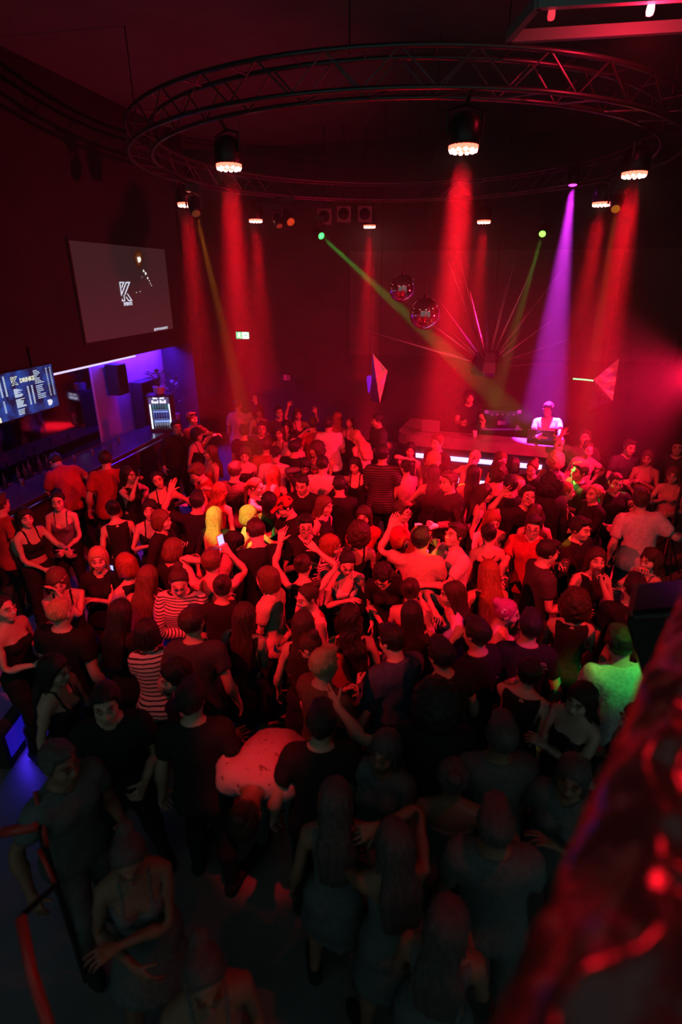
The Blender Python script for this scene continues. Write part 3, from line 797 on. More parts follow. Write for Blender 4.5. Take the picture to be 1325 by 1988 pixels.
m_txt = mat('menu_text', (.1,.1,.1), .5, emit=(.62,.80,1.0), es=.75)
m_txt_y = mat('menu_text_cream', (.1,.1,.1), .5, emit=(.85,.90,.66), es=.9)
tv_p = lambda a, b: room(TR+.006, T0+(T1-T0)*a, TZ0+(TZ1-TZ0)*b)
logo(tv_p(.42,.80), .13, EF, EZ, ER, m_txt_y, tvp, th=.002)
words('DRINKS', .085, tv_p(.595,.775), EF, EZ, ER, m_txt_y, tvp, 'title_lettering', bold=.004)
rnd = random.Random(7); rows = MB()
def col_rows(a0, a1, b1, b0, n, mn=.3):
    for i in range(n):
        b = b1+(b0-b1)*i/(n-1); w = (a1-a0)*rnd.uniform(mn, 1)
        p0 = tv_p(a0, b); p1 = tv_p(a0+w, b); rows.add([p0-EZ*.006, p1-EZ*.006, p1+EZ*.006, p0+EZ*.006], [(0,1,2,3)])
for a, ends in ((.02,(.93,.52)), (.38,(.62,.22)), (.70,(.93,.30))):
    col_rows(a, a+.14, ends[0], (ends[0]+ends[1])/2+.03, 9); col_rows(a, a+.14, (ends[0]+ends[1])/2-.03, ends[1], 8)
    col_rows(a+.19, a+.215, ends[0], ends[1], 17, .9); col_rows(a+.25, a+.275, ends[0], ends[1], 17, .9)
col_rows(.02, .12, .42, .18, 9); col_rows(.21, .235, .42, .18, 9, .9); col_rows(.38, .48, .16, .06, 4)
tag(rows.build('price_rows', m_txt, tvp), kind='stuff')
MB().prism([(-.08,-.035),(.08,-.035),(.08,.035),(-.08,.035)], tv_p(.08,.06), EF, EZ, ER, .002).build('price_box', m_txt_y, tvp)
MB().prism([(.05*math.cos(a)*(1+.3*math.sin(3*a+1)), .06*math.sin(a)*(1+.25*math.cos(2*a))) for a in np.linspace(0, 6.28, 14, endpoint=False)], tv_p(.86,.14), EF, EZ, ER, .002).build('badge', mat('menu_badge', (.1,.1,.1), .5, emit=(.85,.85,.95), es=.9), tvp)
for ff in (6.7, 7.4): MB().rbox(TR-.045, TR-.02, ff-.02, ff+.02, TZ1+.01, TZ1+.3).build('hanger', m_metal, tv)

# ---- violet strip light under the bulkhead
UV = (.09, .01, 1.0)
st = thing('led_strip', 'glowing violet strip light along the underside of the bar bulkhead', 'strip light', room(-6.9, 9.5, 2.66))
MB().rbox(-6.555, -6.50, 5.0, 10.25, 2.665, 2.70).build('diffuser', mat('violet_led', (.1,.1,.1), .5, emit=(.70,.62,1.0), es=1.15), st)
MB().rbox(-7.05, -6.99, 5.0, 12.4, 2.67, 2.70).build('cove_tube', mat('violet_led_hot', (.1,.1,.1), .5, emit=(.45,.25,1.0), es=2.0), st)
for ff, en in ((11.35, 110.0), (7.9, 22.0)):
    l = bpy.data.lights.new('violet_strip', 'AREA'); l.shape = 'RECTANGLE'; l.size = 2.1 if ff > 10 else 4.2; l.size_y = .06; l.energy = en; l.color = UV
    o = bpy.data.objects.new('violet_strip', l); COL.objects.link(o); o.location = Vector(room(-6.95, ff, 2.655))
    Rm = np.stack([EF, np.cross(-np.array((-.35*ER[0],-.35*ER[1],-1.0))/1.06, EF), np.array((.35*ER[0],.35*ER[1],1.0))/1.06], 1)
    Rm[:,1] = np.cross(Rm[:,2], Rm[:,0]); o.rotation_euler = Matrix(Rm.tolist()).to_euler()
    o.parent = st; o.matrix_parent_inverse = st.matrix_basis.inverted()

# ---- the bar: counter, back bar, mirror, fridges, loudspeaker, plants
m_bar = mat('bar_laminate', (.05,.05,.06), .22)
bar = thing('bar_counter', 'long dark bar counter with a glossy top along the side wall', 'bar', room(-6.4, 7, 0))
MB().rbox(-6.75, -6.22, 1.0, 11.0, 0, 1.04).build('front', m_wall, bar)
MB().rbox(-6.82, -6.10, 1.0, 11.1, 1.04, 1.10).build('top', m_bar, bar, bevel=.01)
MB().tube([room(-6.06, 1.2, 1.02), room(-6.06, 10.9, 1.02)], .018, 8).build('bar_rail', mat('polished_steel', (.6,.6,.62), .2, 1.0), bar)
for k in range(9): MB().rbox(-6.215, -6.20, 1.2+k*1.04, 2.14+k*1.04, .12, .95).build('front_panel', m_black, bar)
bb = thing('back_bar', 'dark back bar cabinet under the violet lit wall', 'cabinet', room(-7.1, 8, 0))
MB().rbox(-7.24, -6.98, 2.0, 12.5, 0, .92).build('body', m_wall, bb); MB().rbox(-7.24, -6.93, 2.0, 12.5, .92, .96).build('top', m_bar, bb)
mir = thing('bar_mirror', 'tall dark mirror panel on the wall behind the bar', 'mirror', room(-7.24, 8, 1.0))
MB().rbox(-7.25, -7.235, 3.5, 9.75, .98, 2.60).build('glass', mat('tinted_mirror', (.26,.26,.32), .06, 1.0), mir)
for ff in (9.75,): MB().rbox(-7.25, -7.22, ff-.025, ff+.025, .98, 2.62).build('mirror_trim', mat('pale_trim', (.45,.45,.48), .4), mir)
sp_ = thing('loudspeaker', 'black loudspeaker fixed to the violet wall beside the mirror', 'speaker', room(-7.1, 10.35, 1.75))
MB().rbox(-7.18, -6.92, 10.15, 10.50, 1.88, 2.50).build('cabinet', m_black, sp_, bevel=.012); MB().rbox(-6.92, -6.905, 10.17, 10.48, 1.90, 2.48).build('grille', m_metal, sp_); MB().rbox(-7.245, -7.17, 10.27, 10.37, 2.1, 2.3).build('bracket', m_metal, sp_)
bx = thing('equipment_cabinet', 'tall black cabinet standing against the violet wall', 'cabinet', room(-7.0, 11.3, .96))
MB().rbox(-7.24, -6.95, 11.0, 11.75, .96, 2.0).build('carcass', m_black, bx, bevel=.01)
for q in (11.02, 11.385): MB().rbox(-6.95, -6.935, q, q+.345, .99, 1.97).build('door', m_gloss, bx)

def fridge(o, ax, ay, w, h, d, label, bright):
    """glass-front drinks cooler: o = front bottom centre, ax = across the front, ay = outward normal"""
    o = np.array(o); B = lambda x0,x1,y0,y1,z0,z1: MB().hexa([o+ax*x+ay*y+EZ*z for x,y,z in ((x0,y0,z0),(x1,y0,z0),(x1,y1,z0),(x0,y1,z0),(x0,y0,z1),(x1,y0,z1),(x1,y1,z1),(x0,y1,z1))])
    t = thing('drinks_fridge', label, 'fridge', o)
    B(-w/2,w/2,-d,-d+.02,0,h).build('back_panel', m_black, t)
    for s in (-1,1): B(s*w/2-.02,s*w/2+.02,-d,0,0,h).build('side_panel', m_black, t)
    B(-w/2,w/2,-d,.0,h-.03,h).build('top_panel', m_black, t); B(-w/2,w/2,-d,.0,0,.04).build('base', m_black, t)
    B(-w/2+.02,w/2-.02,-d+.02,-d+.03,.04,h-.03).build('inner_liner', mat('cooler_glow_liner', (.5,.5,.5), .5, emit=(.28,.42,1.0), es=1.3*bright), t)  # light from the tubes put into the liner as its own glow
    for s in (-1,1): B(s*(w/2-.035)-.012,s*(w/2-.035)+.012,-.05,-.03,.06,h*.76).build('light_tube', mat('cooler_tube', (.5,.5,.5), .5, emit=(.75,.86,1.0), es=3.0*bright), t)
    for zz in (.30, .56): B(-w/2+.02,w/2-.02,-d+.03,-.06,zz*h,zz*h+.012).build('shelf', m_alu, t)
    hd = B(-w/2+.02,w/2-.02,-.03,-.005,h*.77,h-.03).build('header_sign', mat('cooler_sign', (.1,.1,.12), .4, emit=(.05,.055,.16), es=1.2), t)
    c = o+EZ*(h*.835)+ay*.002
    m_sig = mat('cooler_sign_white', (.1,.1,.1), .5, emit=(.85,.88,1.0), es=1.4)
    words('Red Bull', h*.115, c, ax, EZ, ay, m_sig, hd, bold=.004)
    for s in (-1,1):      # the two facing bulls of the emblem
        MB().prism([(s*x*h*.055, y*h*.055) for x, y in ((.25,0),(.7,.45),(1.3,.6),(2.2,.55),(2.7,.95),(2.6,.35),(2.9,-.2),(2.4,.05),(2.2,-.5),(2.0,0),(1.3,.05),(.9,-.5),(.85,.05))][::s], c+EZ*h*.085, ax, EZ, ay, .002).build('bull_emblem', m_sig, hd)
    g = B(-w/2+.02,w/2-.02,-.012,-.004,.04,h*.77).build('glass_door', mat('cooler_glass', (.9,.95,1.0), .03, trans=1.0), t)
    B(w/2-.05,w/2-.035,0,.03,h*.35,h*.6).build('handle', m_alu, g)
    can = MB().lathe([(.022,0),(.026,.006),(.026,.120),(.021,.130),(.021,.134)], 10).mesh('can', True)
    for row, (zz, colr) in enumerate(((.575,'green'),(.315,'blue'),(.05,'silver'))):
        mm = {'green': mat('can_green', (.05,.55,.40), .3, .3), 'blue': mat('can_blue', (.05,.10,.60), .3, .4), 'silver': mat('can_silver', (.7,.72,.78), .3, .6)}[colr]
        for k in range(6):
            me = can.copy(); me.materials.append(mm)
            q = bpy.data.objects.new('drink_can', me); COL.objects.link(q); q.location = Vector(o+ax*((k-2.5)*(w-.16)/5.6)-ay*(.13)+EZ*(zz*h+.0125 if row < 2 else .0405))
            tag(q, '%s drink can on the %s shelf of the %s' % (colr, ('top','middle','bottom')[row], 'fridge on the counter end' if bright > .8 else 'dimmer fridge behind the bar'), 'can', 'cans in the drinks fridges')
    return t
fo = room(-6.22, 10.42, 1.10); fd_ = -EF*.80+ER*.30; fd_ /= np.linalg.norm(fd_); fx = np.cross(EZ, fd_)
fridge(fo, fx, fd_, .46, .76, .40, 'bright drinks fridge standing on the far end of the bar counter', 1.0)

def plant(o, label, seed, h=.55):
    rn = random.Random(seed); t = thing('potted_plant', label, 'plant', o); o = np.array(o)
    MB().lathe([(.07,0),(.10,.02),(.12,.16),(.11,.16),(.10,.14)], 16, o).build('pot', mat('plant_pot', (.5,.5,.52), .5), t)
    for k in range(16):
        a = rn.uniform(0, 6.28); r = rn.uniform(.12,.34); zt = rn.uniform(.25, h)
        p0 = o+EZ*.14; p1 = o+np.array((math.cos(a)*r*.45, math.sin(a)*r*.45, .14+zt*.7)); p2 = o+np.array((math.cos(a)*r, math.sin(a)*r, .14+zt*.85))
        sm_ = MB().tube([p0, p1], .006, 5).build('stem', mat('plant_stem', (.08,.14,.06), .6), t)
        dr = p2-p1; dr /= np.linalg.norm(dr); sd = np.cross(dr, EZ); sd /= np.linalg.norm(sd); L = .17; wd = .055
        MB().add([p1, p1+dr*L*.4+sd*wd+EZ*.015, p1+dr*L-EZ*.03, p1+dr*L*.4-sd*wd+EZ*.015, p1+dr*L*.45-EZ*.005], [(0,1,4),(1,2,4),(2,3,4),(3,0,4)]).build('leaf', mat('plant_leaf', (.10,.22,.10), .45), sm_)
plant(fo-fd_*.2+EZ*.761, 'leafy potted plant on top of the bright fridge', 3, .42)
pf, pz = at_r(352, 742, -6.9); plant(room(-6.75, 11.95, .961), 'tall leafy potted plant in the corner behind the fridge', 5, 1.25)
# glassware and bottles waiting on the counter
tumbler = MB().lathe([(.026,0),(.030,.004),(.036,.11),(.033,.11),(.028,.012)], 12).mesh('tumbler', True); tumbler.materials.append(mat('clear_glass', (.95,.95,1.0), .05, trans=.9))
bott = MB().lathe([(.034,0),(.037,.01),(.037,.17),(.030,.205),(.014,.235),(.013,.29),(.015,.295)], 12).mesh('bottle', True); bott.materials.append(mat('dark_bottle', (.03,.05,.04), .12))
rnd = random.Random(21)
for k in range(9):
    g_ = bpy.data.objects.new('tumbler', tumbler); COL.objects.link(g_); g_.location = Vector(room(-6.70+rnd.uniform(0,.16), 5.9+k*.46+rnd.uniform(-.1,.1), 1.10))
    tag(g_, 'small clear tumbler standing on the dark bar counter', 'glass', 'tumblers on the bar')
for k in range(14):
    g_ = bpy.data.objects.new('bottle', bott); COL.objects.link(g_); g_.location = Vector(room(-7.10+rnd.uniform(-.06,.06), 5.6+k*.20+rnd.uniform(-.04,.04), .961)); s_ = rnd.uniform(.85,1.1); g_.scale = (s_, s_, s_)
    tag(g_, 'dark bottle lined up on the back bar before the mirror', 'bottle', 'bottles on the back bar')
fl = thing('fairy_lights', 'short string of tiny white lights on the back bar', 'string lights', room(-6.9, 6.3, 1.0))
cp = [room(-6.9, 5.9+.07*i, 1.02+.03*math.sin(i*.8)) for i in range(8)]
MB().tube(cp, .003, 5).build('wire', m_black, fl)
for i, p in enumerate(cp): MB().lathe([(.0,-.012),(.010,-.006),(.012,0),(.010,.006),(0,.012)], 8, p).build('bulb', mat('tiny_bulb', (.5,.5,.5), .5, emit=(.85,.88,1.0), es=4.0), fl)

# ---- exit sign, violet lamp, pink sign and green tube at the end wall
ef_r = lambda px, py, f: (lambda d: d*(f/float(d@EF)))(ray(px, py))
def end_pt(px, py, f): p = ef_r(px, py, f); return np.array((p[0], p[1], CAM_H+p[2]))
exs = end_pt(472, 651, F_B-.05); ex = thing('exit_sign', 'green and white running man exit sign on the end wall', 'sign', exs)
def plate(o, w, h, th, name, m, par, ax=ER, an=-EF): return MB().prism([(-w/2,-h/2),(w/2,-h/2),(w/2,h/2),(-w/2,h/2)], o, ax, EZ, an, th).build(name, m, par)
plate(exs+EF*.05, .40, .20, .075, 'housing', m_black, ex)
m_eg = mat('exit_green', (.1,.1,.1), .5, emit=(.02,.62,.30), es=1.5); m_ew = mat('exit_white', (.1,.1,.1), .5, emit=(.80,1.0,.95), es=1.5)
exf = plate(exs-EF*.027, .37, .175, .004, 'face', m_eg, ex); plate(exs-EF*.0315+ER*.085, .18, .165, .002, 'doorway_panel', m_ew, exf)
man = [(-.02,.075),(.0,.075),(.005,.055),(.03,.02),(.02,.01),(.0,.028),(0,-.01),(.03,-.045),(.015,-.075),(0,-.04),(-.03,-.02),(-.055,-.05),(-.07,-.045),(-.035,.005),(-.02,.03),(-.045,.02),(-.055,.035),(-.02,.052)]
MB().prism(man, exs-EF*.0315-ER*.085, ER, EZ, -EF, .002).build('running_figure', m_ew, exf)
MB().prism([(-.05,-.012),(.01,-.012),(.01,-.04),(.055,0),(.01,.04),(.01,.012),(-.05,.012)], exs-EF*.034+ER*.085, ER, EZ, -EF, .002).build('arrow', m_eg, exf)
ps = end_pt(558, 733, F_B-.04); pk = thing('pink_sign', 'small dim pink sign low on the end wall', 'sign', ps)
plate(ps+EF*.04, .24, .19, .05, 'housing', m_black, pk); m_pk = mat('pink_led', (.1,.1,.1), .5, emit=(.55,.004,.07), es=.55)
plate(ps-EF*.012+ER*-.05, .11, .15, .003, 'lit_panel', m_pk, pk)
for k in range(3): plate(ps-EF*.012+ER*.055+EZ*(.05-.05*k), .07, .028, .003, 'lit_bar', m_pk, pk)
gt = end_pt(1135, 737, 12.2); gtt = thing('green_tube_light', 'short glowing green tube light beside the right mirror prism', 'light tube', gt)
MB().tube([gt-ER*.22+EZ*.01, gt, gt+ER*.24-EZ*.02], .014, 8).build('tube', mat('green_tube', (.1,.1,.1), .4, emit=(.18,1.0,.42), es=1.6), gtt)
for s in (-1,1): MB().lathe([(.02,-.02),(.022,0),(.02,.02)], 10, gt+ER*s*.24, rot_to(ER)).build('end_cap', m_black, gtt)
MB().tube([gt+EF*.0, np.array((*(gt+EF*2.35)[:2], gt[2]))], .01, 6).build('bracket', m_metal, gtt)
pv = end_pt(717, 745, 12.6); pvt = thing('violet_lamp', 'small glowing violet lamp behind the left mirror prism', 'lamp', pv)
MB().lathe([(.0,-.22),(.02,-.18),(.06,.10),(.05,.17),(.0,.19)], 14, pv).build('shade', mat('violet_lamp', (.1,.1,.1), .5, emit=(.20,.01,.85), es=.7), pvt, True)
MB().tube([pv+EZ*.18, np.array((*pv[:2], CEIL))], .006, 6).build('cable', m_black, pvt)
# ------------------------------------------------------------------ lighting ring and lamps
m_truss = mat('truss_paint', (.16,.16,.17), .4, .8)
RC = np.array((.85, 9.8)); RR = 3.72; RZ0, RZ1 = 5.66, 5.96
ring = thing('truss_ring', 'large circular lighting truss hanging under the ceiling', 'truss', (RC[0], RC[1], RZ0))
def circ(r, z, n=72): return [np.array((RC[0]+r*math.cos(2*math.pi*i/n), RC[1]+r*math.sin(2*math.pi*i/n), z)) for i in range(n+1)]
for r_ in (RR-.15, RR+.15):
    for z_ in (RZ0, RZ1): MB().tube(circ(r_, z_), .024, 6, False).build('chord', m_truss, ring, True)
br = MB(); NB = 36
for i in range(NB):
    a0, a1, am = 2*math.pi*i/NB, 2*math.pi*(i+1)/NB, 2*math.pi*(i+.5)/NB
    P_ = lambda r, a, z: np.array((RC[0]+r*math.cos(a), RC[1]+r*math.sin(a), z))
    for r_ in (RR-.15, RR+.15): br.tube([P_(r_,a0,RZ0), P_(r_,am,RZ1)], .009, 5); br.tube([P_(r_,am,RZ1), P_(r_,a1,RZ0)], .009, 5)
    br.tube([P_(RR-.15,a0,RZ0), P_(RR+.15,am,RZ0)], .009, 5); br.tube([P_(RR-.15,a0,RZ1), P_(RR+.15,a0,RZ1)], .009, 5)
tag(br.build('bracing', m_truss, ring), kind='stuff')
for i in range(6):
    a = 2*math.pi*(i+.3)/6; MB().tube([P_(RR,a,RZ1), P_(RR,a,CEIL)], .008, 6).build('hanging_cable', m_metal, ring)

m_lens = mat('red_lamp_lens', (.3,.1,.1), .3, emit=(1.0,.42,.36), es=14.0)
m_lens_dim = mat('red_lamp_lens_rim', (.3,.1,.1), .3, emit=(1.0,.10,.06), es=5.0)
WASH = [  # pixel, tight-beam power, flood power, what it is next to
 (445,325,190,330,'above the left of the dance floor'), (900,290,330,430,'nearest the camera on the ring'), (1232,340,230,330,'at the right of the ring'),
 (1168,397,120,210,'right of the ring beside a thin amber beam'), (940,431,110,170,'at the far side of the ring above the starburst'),
 (718,440,120,170,'on the far ring left of the mirror balls'), (497,429,110,80,'at the far left of the ring'), (362,398,95,200,'at the left end beside an amber beam')]
def ring_near(c, z=RZ0):
    d = np.array((c[0]-RC[0], c[1]-RC[1])); L = np.linalg.norm(d); r = RR-.15 if L < RR else RR+.15
    return np.array((RC[0]+d[0]/L*r, RC[1]+d[1]/L*r, z))
def wash(px, py, p1, p2, where):
    c = at_z(px, py, 5.22); t = thing('wash_light', 'red glowing round stage lamp '+where, 'stage light', c, 'red wash lamps on the ring')
    a = math.atan2(c[1]-RC[1], c[0]-RC[0])
    MB().lathe([(.135,.02),(.15,.05),(.15,.20),(.10,.27),(.05,.29)], 20, c).build('housing', m_metal, t, True)
    rim = MB().lathe([(.128,-.012),(.138,0),(.138,.03),(.10,.03),(.10,-.004)], 24, c).build('rim', m_lens_dim, t, True)
    for k in range(12):
        q = c+np.array((.112*math.cos(k*math.pi/6), .112*math.sin(k*math.pi/6), -.008))
        MB().lathe([(.0,-.022),(.018,-.016),(.024,0),(.024,.02)], 8, q).build('lens', m_lens, rim, True)
    for k in range(5):
        q = c+np.array((.05*math.cos(k*math.pi/2.5), .05*math.sin(k*math.pi/2.5), -.004))
        MB().lathe([(.0,-.016),(.016,-.012),(.022,0),(.022,.02)], 8, q).build('lens', m_lens_dim, rim, True)
    tv_ = np.array((-math.sin(a), math.cos(a), 0))
    MB().tube([c+tv_*.16+EZ*.12, c+tv_*.17+EZ*.30, c+EZ*.345, c-tv_*.17+EZ*.30, c-tv_*.16+EZ*.12], .014, 6).build('yoke', m_metal, t)
    MB().tube([c+EZ*.34, ring_near(c, RZ0-.02)], .02, 8).build('clamp', m_metal, t)
    spot('beam', c-EZ*.06, c-EZ*5, RED, p1*BEAM_K, 16, .85, .11, t)
    inn = np.array((RC[0]-c[0], RC[1]-c[1], 0))
    spot('flood', c-EZ*.07, c-EZ*5+inn*FLOOD_IN, RED, p2*FLOOD_K, 74, .9, .10, t)
BEAM_K, FLOOD_K, FLOOD_IN = 150.0, .42, .25
for w_ in WASH: wash(*w_)

def moving_head(c, target, color, energy, angle, label, lens_es=4.0, radius=.03, rod_top=None, blend=.35, size=1.0):
    c = np.array(c); d = np.array(target)-c; d /= np.linalg.norm(d); t = thing('moving_head_light', label, 'stage light', c)
    R_ = rot_to(d); s = size
    MB().lathe([(.05*s,-.20*s),(.09*s,-.17*s),(.10*s,-.04*s),(.085*s,.06*s),(.07*s,.075*s)], 16, c, R_).build('head', m_metal, t, True)
    MB().lathe([(.062*s,.070*s),(.066*s,.078*s),(.045*s,.088*s),(.0,.092*s)], 16, c, R_).build('lens', mat('lens_'+label[:24], (.2,.2,.2), .3, emit=color, es=lens_es), t, True)
    sd = np.cross(d, EZ); sd /= np.linalg.norm(sd)
    top = c+EZ*.24*s
    MB().tube([c+sd*.12*s-d*.06*s, c+sd*.13*s+EZ*.18*s, top, c-sd*.13*s+EZ*.18*s, c-sd*.12*s-d*.06*s], .016*s, 6).build('yoke', m_metal, t)
    MB().box(top+EZ*.05*s, (.20*s,.16*s,.10*s)).build('base', m_metal, t)
    MB().tube([top+EZ*.09*s, ring_near(c, RZ0-.025) if (np.linalg.norm(ring_near(c)[:2]-c[:2]) < .7 and top[2] < RZ0-.1) else np.array((c[0], c[1], CEIL))], .014, 6).build('mounting_pole', m_metal, t)
    if energy: spot('beam', c+d*.12*s, target, color, energy, angle, blend, radius, t)
    return t
GREEN = (.02, 1.0, .10); AMBER = (1.0, .30, .012); MAG = (.75, .03, .85)
moving_head(at_y(621,455,13.2), at_z(1128,922,1.6), GREEN, 16000, 3.4, 'moving head throwing a green beam towards the right', 5)
moving_head(at_y(1055,450,12.6), at_z(925,896,1.6), (.25,1.0,.08), 6000, 3.4, 'small moving head throwing a green beam down to the booth', 3)
moving_head(at_y(1114,349,10.3), np.array((3.66,9.85,1.55)), MAG, 40000, 14, 'moving head throwing a broad violet beam onto the booth', 7, .05, blend=.5)
moving_head(at_y(379,407,9.7), at_z(505,930,1.6), AMBER, 7500, 4.2, 'moving head throwing an amber beam at the left', .06)
moving_head(at_y(1197,400,9.9), at_z(1110,1010,1.6), AMBER, 4500, 3.2, 'moving head throwing a thin amber beam at the right', .3)
# heads on the ceiling above the balcony: coloured spots on a few dancers
for c_, tg_, col_, en_, an_, lb_ in (((-2.6,2.2,6.2), at_z(440,1000,1.6), GREEN, 1700, 7, 'dark moving head over the left aimed at the blonde dancers'),
                                 ((3.6,1.4,6.2), at_z(1205,1275,1.5), GREEN, 700, 8, 'dark moving head over the right aimed at the white shirt'),
                                 ((3.0,.8,6.3), at_z(1000,1215,1.6), (.75,.02,.55), 260, 9, 'dark moving head over the right aimed at the pink hair'),
                                 ((2.4,3.2,6.4), at_z(700,885,1.5), AMBER, 420, 5, 'dark moving head over the middle aimed at the yellow shoulder'),
                                 ((2.0,1.0,6.4), at_z(805,1075,1.3), (1.0,.45,.03), 900, 4, 'dark moving head over the middle aimed at the cream tee')):
    moving_head(c_, tg_, col_, en_, an_, lb_, .0)
# two dark lamps far left, reflected red light put in as lens glow
for k, (px, py, s_) in enumerate(((562,426,1.25), (541,433,1.0))):
    c = at_y(px, py, 12.9); moving_head(c, c+np.array((.5,-1.0,-.75)) if k == 0 else c+np.array((.3,-.6,-.9)), (1.0,.07,.01), 0, 10, ('orange glowing lamp head turned to the camera left of the far speakers', 'dark lamp head with a dull orange lens beside the orange one')[k], (.55,.18)[k], size=s_)
def cube_speaker(px, py, label):
    c = at_y(px, py, 13.3); t = thing('hanging_speaker', label, 'speaker', c); m = mat('speaker_box_paint', (.30,.28,.28), .6)
    MB().box(c+np.array((0,.16,0)), (.30,.28,.30)).build('cabinet', m, t, bevel=.01)
    MB().lathe([(.118,0),(.118,.012),(.10,.02)], 24, c+np.array((0,.018,0)), rot_to((0,-1,0))).build('cone_surround', m_black, t, True)
    MB().lathe([(.098,.021),(.04,.010),(.03,.020),(.0,.024)], 20, c+np.array((0,.018,0)), rot_to((0,-1,0))).build('cone', m_gloss, t, True)
    MB().tube([c+np.array((0,.16,.15)), np.array((c[0], c[1]+.16, CEIL))], .012, 6).build('hanging_pole', m_metal, t)
cube_speaker(668, 415, 'middle of three square hanging speakers at the far truss'); cube_speaker(709, 415, 'right of three square hanging speakers at the far truss'); cube_speaker(630, 420, 'left of three square hanging speakers at the far truss')
# smoke-washing red flood on a stand at the right, just past the frame
fl_p = np.array((4.72, 7.15, 3.05)); fl_t = np.array((1.5, 8.6, 1.6))
t = thing('flood_light', 'red flood lamp on a tall stand at the right edge', 'stage light', (4.72, 7.15, 0))
R_ = rot_to(fl_t-fl_p); MB().lathe([(.06,-.22),(.11,-.18),(.13,.02),(.14,.05),(.13,.05),(.11,.01)], 18, fl_p, R_).build('can', m_metal, t, True)
MB().lathe([(.11,.012),(.06,.022),(0,.025)], 18, fl_p, R_).build('lens', m_lens_dim, t, True)
MB().tube([(4.72,7.15,.03), fl_p-EZ*.14], .022, 8).build('stand_pole', m_metal, t)
for k in range(3): MB().tube([(4.72,7.15,.75), (4.72+.42*math.cos(k*2.09+.4), 7.15+.42*math.sin(k*2.09+.4), .015)], .013, 6).build('stand_leg', m_metal, t)
spot('flood', fl_p+(fl_t-fl_p)/np.linalg.norm(fl_t-fl_p)*.1, fl_t, (1.0,.004,.055), 1700, 135, 1.0, .10, t)
# red front wash: unseen par cans added over the balcony front to brighten the crowd
for k, (c, en, an, tg) in enumerate((((-3.7,1.6,6.35), 3000, 56, (.6,6.7,1.2)), ((4.1,1.5,6.35), 2600, 54, (.2,6.9,1.2)), ((1.0,1.5,6.5), 1500, 38, (-3.4,5.9,1.2)), ((-.5,1.2,6.6), 900, 9.5, tuple(at_z(500,1455,1.32))))):
    c = np.array(c); tg = np.array(tg, float); d = (tg-c)/np.linalg.norm(tg-c)
    t = thing('added_par_can', ('added red par can over the left of the balcony front', 'added red par can over the right of the balcony front', 'added red par can over the middle aimed at the bar', 'added red par can over the middle aimed at the flower printed shirt')[k], 'stage light', c)
    MB().lathe([(.05,-.2),(.09,-.17),(.10,.06),(.105,.08),(.09,.075),(.08,.03)], 16, c, rot_to(d)).build('can', m_metal, t, True)
    MB().lathe([(.085,.03),(.04,.04),(0,.042)], 16, c, rot_to(d)).build('lens', m_lens_dim, t, True)
    MB().tube([c, np.array((c[0], c[1], CEIL))], .012, 6).build('hanging_pole', m_metal, t)
    spot('beam', c+d*.1, tg, RED, en, an, 1.0, .06, t)

c = np.array((1.55,1.6,5.4)); d = np.array((-.55,-.75,-1.9)); t = thing('added_par_can', 'small added red par can above the vinyl covered ledge', 'stage light', c)  # unseen par can added to put red glints on the ledge
MB().lathe([(.04,-.16),(.07,-.14),(.08,.05),(.085,.065),(.07,.06),(.06,.02)], 16, c, rot_to(d)).build('can', m_metal, t, True); MB().lathe([(.065,.02),(.03,.03),(0,.032)], 16, c, rot_to(d)).build('lens', m_lens_dim, t, True)
MB().tube([c, np.array((c[0], c[1], CEIL))], .012, 6).build('hanging_pole', m_metal, t); spot('beam', c+d*.06, c+d, RED, 80, 75, 1.0, .06, t)
# ---- ceiling frame at the upper right with two small lamps
FZ = 6.15
fa, fb, fc, fd4 = at_z(986,84,FZ), at_z(1044,18,FZ), at_z(1420,-4,FZ), at_z(1420,58,FZ)
cf = thing('ceiling_frame', 'rectangular hanging ceiling frame lit red in the upper right corner', 'frame', fa)
m_frame = mat('frame_gloss_paint', (.55,.53,.53), .35)
for a_, b_ in ((fa,fd4),(fb,fc),(fa,fb)):
    d = b_-a_; d /= np.linalg.norm(d); n_ = np.cross(EZ, d)
    MB().hexa([a_-n_*.03, b_-n_*.03, b_+n_*.03, a_+n_*.03, a_-n_*.03+EZ*.09, b_-n_*.03+EZ*.09, b_+n_*.03+EZ*.09, a_+n_*.03+EZ*.09]).build('bar', m_frame, cf)
for p_ in (fa, fb): MB().tube([p_+EZ*.09, np.array((p_[0],p_[1],CEIL))], .008, 6).build('cable', m_metal, cf)
for k, (px, py, es_) in enumerate(((1071,31,.9),(1263,22,4.0))):
    c = at_z(px, py, 6.12); t = thing('frame_lamp', ('dim red lamp inside the ceiling frame near its left end', 'bright pink lamp inside the ceiling frame near the right edge')[k], 'lamp', c)
    MB().lathe([(.0,-.035),(.026,-.025),(.032,0),(.028,.04),(.012,.06)], 12, c).build('bulb', mat('frame_bulb%d' % k, (.3,.1,.1), .4, emit=(1.0,.05,.08) if k == 0 else (1.0,.30,.36), es=es_), t, True)
    MB().lathe([(.03,.05),(.034,.10),(.01,.12)], 12, c).build('socket', m_metal, t, True)
    if k: l = bpy.data.lights.new('frame_lamp', 'POINT'); l.energy = 18; l.color = (1.0,.01,.05); l.shadow_soft_size = .03; o = bpy.data.objects.new('glow', l); COL.objects.link(o); o.location = Vector(c-EZ*.06-EF*.0); o.parent = t; o.matrix_parent_inverse = t.matrix_basis.inverted()
    MB().tube([c+EZ*.11, np.array((c[0],c[1],CEIL))], .006, 6).build('cord', m_black, t)

